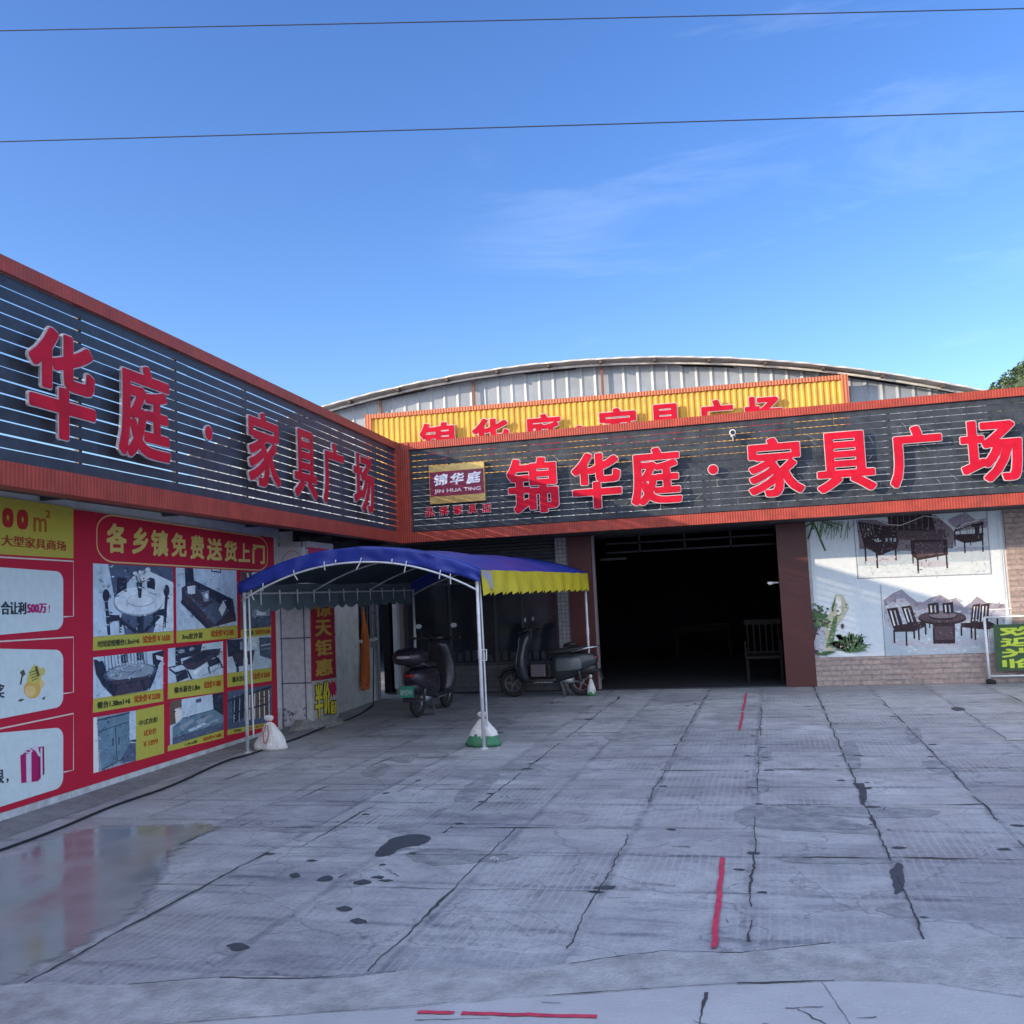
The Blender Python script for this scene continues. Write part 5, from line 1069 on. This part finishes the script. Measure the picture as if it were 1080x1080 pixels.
for u, l, sl2 in ((.045, .12, .3), (.10, .09, -.1), (.235, .12, .4), (.37, .10, .05), (.42, .05, 0), (.53, .13, -.5), (.66, .05, 0), (.72, .13, -.25), (.86, .10, -.2), (.90, .12, 0)):
    k = abs(2*u-1)**2.1; p = tent(u, 0); zt = EZ-.10+(RZ-EZ-.08)*(1-k); a = Vector((p.x, p.y, zt+.05))+dN*.065
    mb = MB(); strip(mb, [a, a+sd*sl2*l*.3-Z*l*.5+dN*.01, a+sd*sl2*l-Z*l], .013, dN); mb.build('tie_strap', strapm, tn, thick=.002)
for k in range(11):
    p = FL.lerp(BL2, .06+k*.085)+sd*.02; mb = MB(); mb.poly([(p.x, p.y, EZ+.02), (p.x+.01, p.y+.022, EZ+.02), (p.x+.012, p.y+.015, EZ-.16), (p.x+.012, p.y-.004, EZ-.16)]); mb.build('tie_strap', strapm, tn, thick=.002)

# sand bags holding the poles
def bag(loc, w_, h, label, mats, cut, sc_=1, name='sand_bag', tilt=0):
    r = thing(name, label, 'sand bag', (0, 0, 0), 'bags weighing down the canopy poles')
    mb = MB(); n = 24; secs = 16; pv = None; b = len(mb.v)
    for i in range(secs+1):
        v = i/secs; z_ = h*v
        rr = w_/2*(1-.88*(v/.86)**1.45)*(1 if v > .05 else .88+v*2.4) if v < .86 else w_/2*(.20+.10*math.sin((v-.86)/.14*3.14))
        if abs(v-.84) < .035: rr = w_*.055
        for k in range(n):
            a = 2*math.pi*k/n; cr_ = 1+.22*noise.noise(Vector((math.cos(a)*2.3+sc_, math.sin(a)*2.3, v*3)))+.05*math.sin(a*7+v*4)*v; mb.v.append((rr*cr_*math.cos(a)+tilt*v*v, rr*cr_*.62*math.sin(a), z_))
    for i in range(secs):
        for k in range(n): k2 = (k+1) % n; mb.f.append((b+i*n+k, b+i*n+k2, b+(i+1)*n+k2, b+(i+1)*n+k)); mb.m.append(0 if i/secs+.16*noise.noise(Vector((k*.5, i*.3, sc_))) >= cut else 1)
    mb.f.append(tuple(b+secs*n+k for k in range(n))); mb.m.append(0); mb.f.append(tuple(b+k for k in reversed(range(n)))); mb.m.append(1)
    mb.build('sack', mats, r, smooth=True)
    mb = MB(); mb.tube([(w_*.07*math.cos(a)+tilt*.7, w_*.05*math.sin(a), h*.835) for a in [2*math.pi*k/12 for k in range(13)]], .008, 6); mb.build('tie_string', mat('string_red', (.35, .05, .05), .8), r)
    r.location = loc; return r
sackw = mat('sack_white', (.60, .58, .55), .75, 0, .15, 12, .6, 35); sackg = mat('sack_green', (.05, .20, .10), .6, 0, .2, 10, .4, 30)
bg1 = bag(FL+Vector((.20, .20, .004)), .42, .40, 'dirty white woven sand bag with red print at the leftmost canopy pole', [sackw, sackw], 0, 1, tilt=-.03)
mb = MB(); 
for s_ in (-1, 1): strip(mb, [Vector((.00+s_*.01, -.095, .30)), Vector((s_*.035, -.125, .20)), Vector((s_*.02, -.142, .11)), Vector((0, -.145, .09))], .016, (0, -1, 0))
o = mb.build('red_print', pr((.42, .16, .14)), bg1); o.location = (0, 0, 0); o.matrix_parent_inverse = Matrix.Identity(4)
bag(FR+Vector((-.06, .19, .004)), .42, .38, 'white and green plastic sand bag at the middle front canopy pole', [sackw, sackg], .28, 5)
bag(BR2+Vector((.02, -.05, .004)), .16, .34, 'small white and green bag at the rear canopy pole beside the doorway', [sackw, sackg], .15, 9)

# ================================================================== SCOOTERS
def scooter(label, body_c, loc, rz, box=False, plate=None):
    r = thing('electric_scooter', label, 'scooter', (0, 0, 0), 'scooters parked before the shop window')
    bodym = mat('scooter_'+body_c[0], body_c[1], .25, 0, .1, 4)
    WR = .235
    for x, nm in ((.60, 'f'), (-.56, 'r')):
        mb = MB(); ring = [Vector((x+math.cos(a)*(WR-.045), 0, WR+math.sin(a)*(WR-.045))) for a in [2*math.pi*k/28 for k in range(29)]]
        mb.tube(ring, .045, 10, caps=False); wl_ = mb.build('wheel', rubber, r, smooth=True)
        mb = MB(); mb.tube([(x, -.045, WR), (x, .045, WR)], .045, 14)
        for k in range(5):
            a = 2*math.pi*k/5; mb.obox((x+math.cos(a)*.03-.012, -.02, WR+math.sin(a)*.03-.012), (.024, 0, 0), (0, .04, 0), (math.cos(a)*.13, 0, math.sin(a)*.13)) if abs(math.sin(a)) > .3 else mb.obox((x, -.02, WR-.012), (math.cos(a)*.16, 0, math.sin(a)*.16), (0, .04, 0), (0, 0, .024))
        mb.tube([Vector((x+math.cos(a)*(WR-.085), 0, WR+math.sin(a)*(WR-.085))) for a in [2*math.pi*k/24 for k in range(25)]], .018, 8, caps=False)
        mb.build('rim', mat('rim_grey', (.18, .18, .19), .35, .7), wl_)
    mb = MB()
    for a0, a1 in ((20, 150),):
        P = [Vector((.60+math.cos(rad(a))*(WR+.035), 0, WR+math.sin(rad(a))*(WR+.035))) for a in range(a0, a1+1, 10)]
        b = len(mb.v)
        for p in P:
            for yy, dz in ((-.065, -.03), (-.04, .005), (.04, .005), (.065, -.03)): d = (p-Vector((.6, 0, WR))).normalized(); q = p+d*dz; mb.v.append((q.x, yy, q.z))
        for i in range(len(P)-1):
            for k in range(3): mb.f.append((b+i*4+k, b+i*4+k+1, b+(i+1)*4+k+1, b+(i+1)*4+k)); mb.m.append(0)
    mb.build('front_fender', bodym, r, smooth=True, thick=.006)
    mb = MB()
    for s_ in (-1, 1): mb.tube([(.60, s_*.07, WR), (.50, s_*.07, .50), (.46, s_*.04, .60)], .018, 8)
    mb.tube([(.49, 0, .55), (.36, 0, 1.0)], .028, 10); mb.build('fork', steel, r, smooth=True)
    # leg shield: leaning panel
    mb = MB(); mb.loft([(.30, .46, 0, .16, .03), (.42, .455, 0, .19, .04), (.62, .42, 0, .21, .05), (.82, .36, 0, .17, .055), (.96, .33, 0, .13, .06), (1.02, .32, 0, .10, .05)], ax=1)
    # ax=1 places (y,z,x): remap to (x from centre, width, height)
    mb.v = [(b_, a_, c_) if False else (a_, b_, c_) for a_, b_, c_ in mb.v]
    mb.v = []; mb.f = []; mb.m = []
    secs = [(.25, .36, .15, .10), (.36, .42, .21, .12), (.52, .44, .24, .12), (.68, .43, .225, .105), (.84, .395, .19, .10), (.96, .37, .17, .125), (1.08, .34, .13, .10)]
    n = 18
    for z_, cx, hw, th in secs:
        for k in range(n):
            a = 2*math.pi*k/n; ca, sa = math.cos(a), math.sin(a); mb.v.append((cx+th*ca-.12*abs(sa)**3*hw, hw*math.copysign(abs(sa)**.8, sa), z_))
    for i in range(len(secs)-1):
        for k in range(n): k2 = (k+1) % n; mb.f.append((i*n+k, i*n+k2, (i+1)*n+k2, (i+1)*n+k)); mb.m.append(0)
    mb.f.append(tuple(reversed(range(n)))); mb.m.append(0); mb.f.append(tuple((len(secs)-1)*n+k for k in range(n))); mb.m.append(0)
    sh = mb.build('leg_shield', bodym, r, smooth=True)
    mb = MB(); mb.loft([(.41, 0, .90, .05, .03), (.45, 0, .90, .075, .045), (.455, 0, .90, .07, .04)]); mb.build('headlight', mat('lamp_glass', (.45, .47, .50), .15), r, smooth=True)
    mb = MB(); mb.loft([(-.16, 0, .29, .14, .05), (-.1, 0, .27, .15, .045), (.30, 0, .27, .15, .045), (.40, 0, .30, .13, .05)], p=4); mb.build('footboard', black, r, smooth=True)
    for s_ in (-1, 1):
        mb = MB(); mb.tube([(-.10, s_*.155, .245), (.22, s_*.155, .245)], .012, 6); mb.build('side_trim', mat('trim_chrome', (.55, .56, .58), .25, .9), r)
    mb = MB(); mb.loft([(-.84, 0, .60, .06, .05), (-.78, 0, .585, .12, .10), (-.62, 0, .56, .175, .145), (-.38, 0, .53, .20, .18), (-.18, 0, .49, .195, .21), (-.08, 0, .46, .17, .20)], p=3.6); mb.build('body_panel', bodym, r, smooth=True)
    mb = MB(); mb.loft([(-.70, 0, .76, .10, .04), (-.62, 0, .765, .13, .05), (-.40, 0, .75, .14, .055), (-.20, 0, .735, .135, .05), (-.02, 0, .72, .11, .045), (.02, 0, .71, .07, .02)]); mb.build('seat', mat('seat_black', (.025, .025, .028), .55), r, smooth=True)
    mb = MB(); mb.tube([(-.42, -.15, .72), (-.68, -.14, .78), (-.86, -.07, .80), (-.86, .07, .80), (-.68, .14, .78), (-.42, .15, .72)], .014, 8); mb.build('grab_rail', mat('trim_chrome', (.55, .56, .58), .25, .9), r, smooth=True)
    mb = MB(); mb.tube([(.34, 0, 1.0), (.31, 0, 1.08)], .03, 8); mb.tube([(.22, -.33, 1.10), (.27, -.20, 1.10), (.31, -.08, 1.07), (.31, .08, 1.07), (.27, .20, 1.10), (.22, .33, 1.10)], .015, 8)
    hb = mb.build('handlebar', black, r, smooth=True)
    for s_ in (-1, 1):
        mb = MB(); mb.tube([(.22, s_*.33, 1.10), (.18, s_*.42, 1.095)], .021, 10); mb.build('grip', rubber, hb)
        mb = MB(); mb.tube([(.26, s_*.22, 1.10), (.28, s_*.27, 1.24)], .006, 6); mir = mb.build('mirror', black, r)
        mb = MB(); mb.v = []; c = Vector((.275, s_*.29, 1.28)); ring = [(c.x+.012*kk, c.y+math.cos(a)*.05, c.z+math.sin(a)*.036) for kk in (0, 1) for a in [2*math.pi*k/16 for k in range(16)]]
        mb.add(ring, [tuple(reversed(range(16))), tuple(range(16, 32))]+[(k, (k+1) % 16, 16+(k+1) % 16, 16+k) for k in range(16)]); mb.build('mirror_glass', mat('mirror_pale', (.62, .66, .70), .15, .3), mir)
    mb = MB(); mb.loft([(.24, 0, 1.10, .09, .03), (.33, 0, 1.10, .12, .06), (.42, 0, 1.06, .11, .06), (.46, 0, 1.03, .05, .03)]); mb.build('dashboard', bodym, r, smooth=True)
    mb = MB(); mb.loft([(-.845, 0, .62, .07, .02), (-.80, 0, .62, .09, .035)]); mb.build('tail_light', mat('lamp_red', (.30, .01, .01), .2), r, smooth=True)
    mb = MB(); mb.box(-.88, -.50, -.09, .09, .40, .43); mb.obox((-.92, -.08, .26), (.03, 0, 0), (0, .16, 0), (.05, 0, .17)); mb.build('rear_mudguard', black, r)
    if plate:
        mb = MB(); mb.box(-.955, -.945, -.11, .11, .33, .49); pl_ = mb.build('licence_plate', mat('plate_green', (.03, .22, .15), .4), r)
        mb = MB(); put_text(mb, plate, lambda u, v, h: Vector((-.9465-.01-h, .09-.18*u, .36+.08*v)), 0, .01, .03, .001); mb.build('plate_lettering', mat('plate_white', (.30, .42, .38), .4), pl_)
    mb = MB(); mb.loft([(-.44, 0, .27, .06, .05), (-.35, 0, .27, .10, .07), (-.18, 0, .28, .10, .06)]); mb.build('motor_box', mat('alloy', (.40, .41, .42), .4, .6), r, smooth=True)
    mb = MB(); mb.loft([(-.82, 0, .45, .06, .05), (-.74, 0, .44, .10, .09), (-.56, 0, .46, .12, .10), (-.36, 0, .40, .14, .14), (-.20, 0, .36, .15, .13), (-.10, 0, .32, .14, .08)], p=3); mb.build('rear_fender', black, r, smooth=True)
    mb = MB()
    for s_ in (-1, 1): mb.tube([(-.56, s_*.10, WR), (-.52, s_*.12, .55)], .022, 10)
    mb.build('shock_absorber', steel, r, smooth=True)
    mb = MB(); mb.tube([(-.22, -.10, .24), (-.30, -.16, .012)], .011, 8); mb.tube([(-.22, .10, .24), (-.30, .16, .012)], .011, 8); mb.tube([(-.30, -.16, .012), (-.30, .16, .012)], .011, 8); mb.build('stand', steel, r)
    if not box:
        mb = MB(); mb.box(.02, .27, -.15, .15, .33, .54); mb.build('footwell_box', mat('box_mauve', (.11, .085, .095), .5, 0, .15, 7), r, bevel=.02)
        for s_ in (-1, 1): mb = MB(); mb.loft([(-.60, s_*.17, .54, .03, .07), (-.56, s_*.175, .54, .045, .10), (-.20, s_*.18, .52, .045, .115), (-.16, s_*.17, .52, .03, .09)], p=5); mb.build('side_cover', mat('cover_grey', (.10, .115, .12), .28, 0, .12, 5), r, smooth=True)
        mb = MB(); mb.loft([(-.50, 0, .84, .09, .02), (-.44, 0, .85, .12, .035), (-.30, 0, .83, .11, .03)]); mb.build('rear_cushion', MATS['seat_black'], r, smooth=True)
    if box:
        mb = MB(); mb.loft([(-1.02, 0, .88, .12, .06), (-.97, 0, .885, .19, .105), (-.82, 0, .89, .225, .125), (-.64, 0, .885, .215, .12), (-.56, 0, .88, .16, .08)], p=3); tbx = mb.build('top_box', bodym, r, smooth=True)
        mb = MB(); mb.loft([(-1.046, 0, .895, .08, .02), (-1.03, 0, .895, .11, .025)]); mb.build('box_reflector', mat('reflector', (.40, .34, .36), .25), tbx, smooth=True)
    r.location = loc; r.rotation_euler = (0, 0, rz); return r
scooter('black electric scooter with rounded rear box and green plate, parked facing the window', ('black', (.028, .024, .034)), (-4.98, -1.50, 0), rad(88), True, '8M5W')
scooter('bulky dark grey scooter standing side on by the left door pillar', ('grey', (.030, .034, .038)), (-3.62, .42, 0), rad(181), False)

# ================================================================== BARRIER with welcome board
br_ = thing('welcome_barrier', 'white tubular barrier with a green welcome board in front of the right brick wall', 'barrier', (3.9, .95, 0))
BX0, BX1 = 3.18, 4.55; wp_ = mat('white_tube', (.75, .76, .77), .4, 0, .08, 8)
mb = MB(); Y0 = .98; zt_ = atY(1043, 651, Y0).z
mb.tube([(BX0, Y0, .06), (BX0, Y0, zt_)], .020, 10); mb.tube([(BX1, Y0, .06), (BX1, Y0, zt_)], .020, 10)
mb.tube([(BX0, Y0, zt_), (BX1, Y0, zt_)], .014, 10); mb.tube([(BX0+.02, Y0-.0, .12), (BX1, Y0, .12)], .013, 10); mb.tube([(BX0+.08, Y0+.22, zt_+.11), (BX1, Y0+.22, zt_+.11)], .012, 8); mb.tube([(BX0+.08, Y0+.22, .05), (BX0+.08, Y0+.22, zt_+.11)], .012, 8)
mb.build('tube_frame', wp_, br_, smooth=True)
for x, y in ((BX0, Y0), (BX0+.08, Y0+.22), (BX1, Y0)):
    mb = MB(); mb.loft([(x-.05, y-.01, .035, .03, .034), (x, y-.01, .045, .035, .044), (x+.08, y-.02, .03, .03, .028)]); mb.build('foot', rubber, br_, smooth=True)
q1 = atY(1052, 661, Y0-.02); q2 = atY(1053, 706, Y0-.02)
mb = MB(); mb.box(q1.x-.06, BX1-.06, Y0-.025, Y0-.022, q2.z-.02, q1.z+.03); bd = mb.build('green_board', mat('board_green', (.03, .075, .025), .45, 0, .2, 6), br_, thick=.006)
mb = MB()
hh = (q1.z-q2.z)/4
for k, ch in enumerate('欢迎光临'):
    z1_ = q1.z-k*hh; put_text(mb, ch, lambda u, v, h: Vector((q1.x+.02+.56*u, Y0-.029-h, z1_-hh*.90+hh*.86*v)), 0, .018, .05)
mb.build('board_lettering', mat('lime_ink', (.50, .62, .04), .5), bd)

# ================================================================== CABLE on the ground
P = []
for (x, y) in ((-40, 908), (0, 897), (60, 875), (120, 850), (180, 829), (235, 804), (262, 796), (292, 786), (318, 777), (345, 766), (372, 757), (392, 745), (397, 700), (399, 670)):
    P.append(atG(x, y, .012) if y > 740 and x < 393 else None)
P = [p for p in P if p is not None]; P += [LP(.10, -.63, .03), LP(.16, -.63, .5), LP(.22, -.63, 1.0)]
Q = []
for i in range(len(P)-1):
    for k in range(6):
        t = k/6; p0 = P[max(0, i-1)]; p1 = P[i]; p2 = P[i+1]; p3 = P[min(len(P)-1, i+2)]; q = .5*((2*p1)+(-p0+p2)*t+(2*p0-5*p1+4*p2-p3)*t*t+(-p0+3*p1-3*p2+p3)*t**3); q.z = max(q.z, .014); Q.append(q)
Q.append(P[-1]); mb = MB(); mb.tube(Q, .0105, 6)
tag(mb.build('power_cable', mat('cable_black', (.012, .012, .016), .5), smooth=True), 'thin black cable running along the ground at the foot of the left wall', 'cable')

# overhead lines
def wire(a, b, dist, label):
    ra = ray(*a).normalized(); rb = ray(*b).normalized(); A_ = CAM+ra*dist/ra.dot(fw); B_ = CAM+rb*dist/rb.dot(fw); d = B_-A_; A_ = A_-d*1.2; B_ = B_+d*1.2; L_ = (B_-A_).length
    mb = MB(); mb.tube([A_.lerp(B_, k/60)+Z*(.085-.10*(1-((k/30)-1)**2)) for k in range(61)], .0088*dist/14, 6)
    tag(mb.build('overhead_wire', mat('wire_dark', (.03, .035, .06), .6), smooth=True), label, 'overhead wire', 'overhead wires crossing the sky')
wire((0, 32), (1080, 8.5), 14, 'upper of the two thin overhead wires crossing the sky')
wire((0, 149), (1080, 117), 14.5, 'lower of the two thin overhead wires crossing the sky, above the arched roof')
# white litter scrap
mb = MB(); c = atG(523, 906, .02)
for k in range(5): a = k*1.2; mb.poly([c+Vector((random.uniform(-.04, .04), random.uniform(-.03, .03), random.uniform(-.003, .02))) for _ in range(3)])
tag(mb.build('paper_scrap', mat('paper', (.7, .7, .72), .8)), 'tiny crumpled white paper scrap lying on the concrete yard', 'litter')
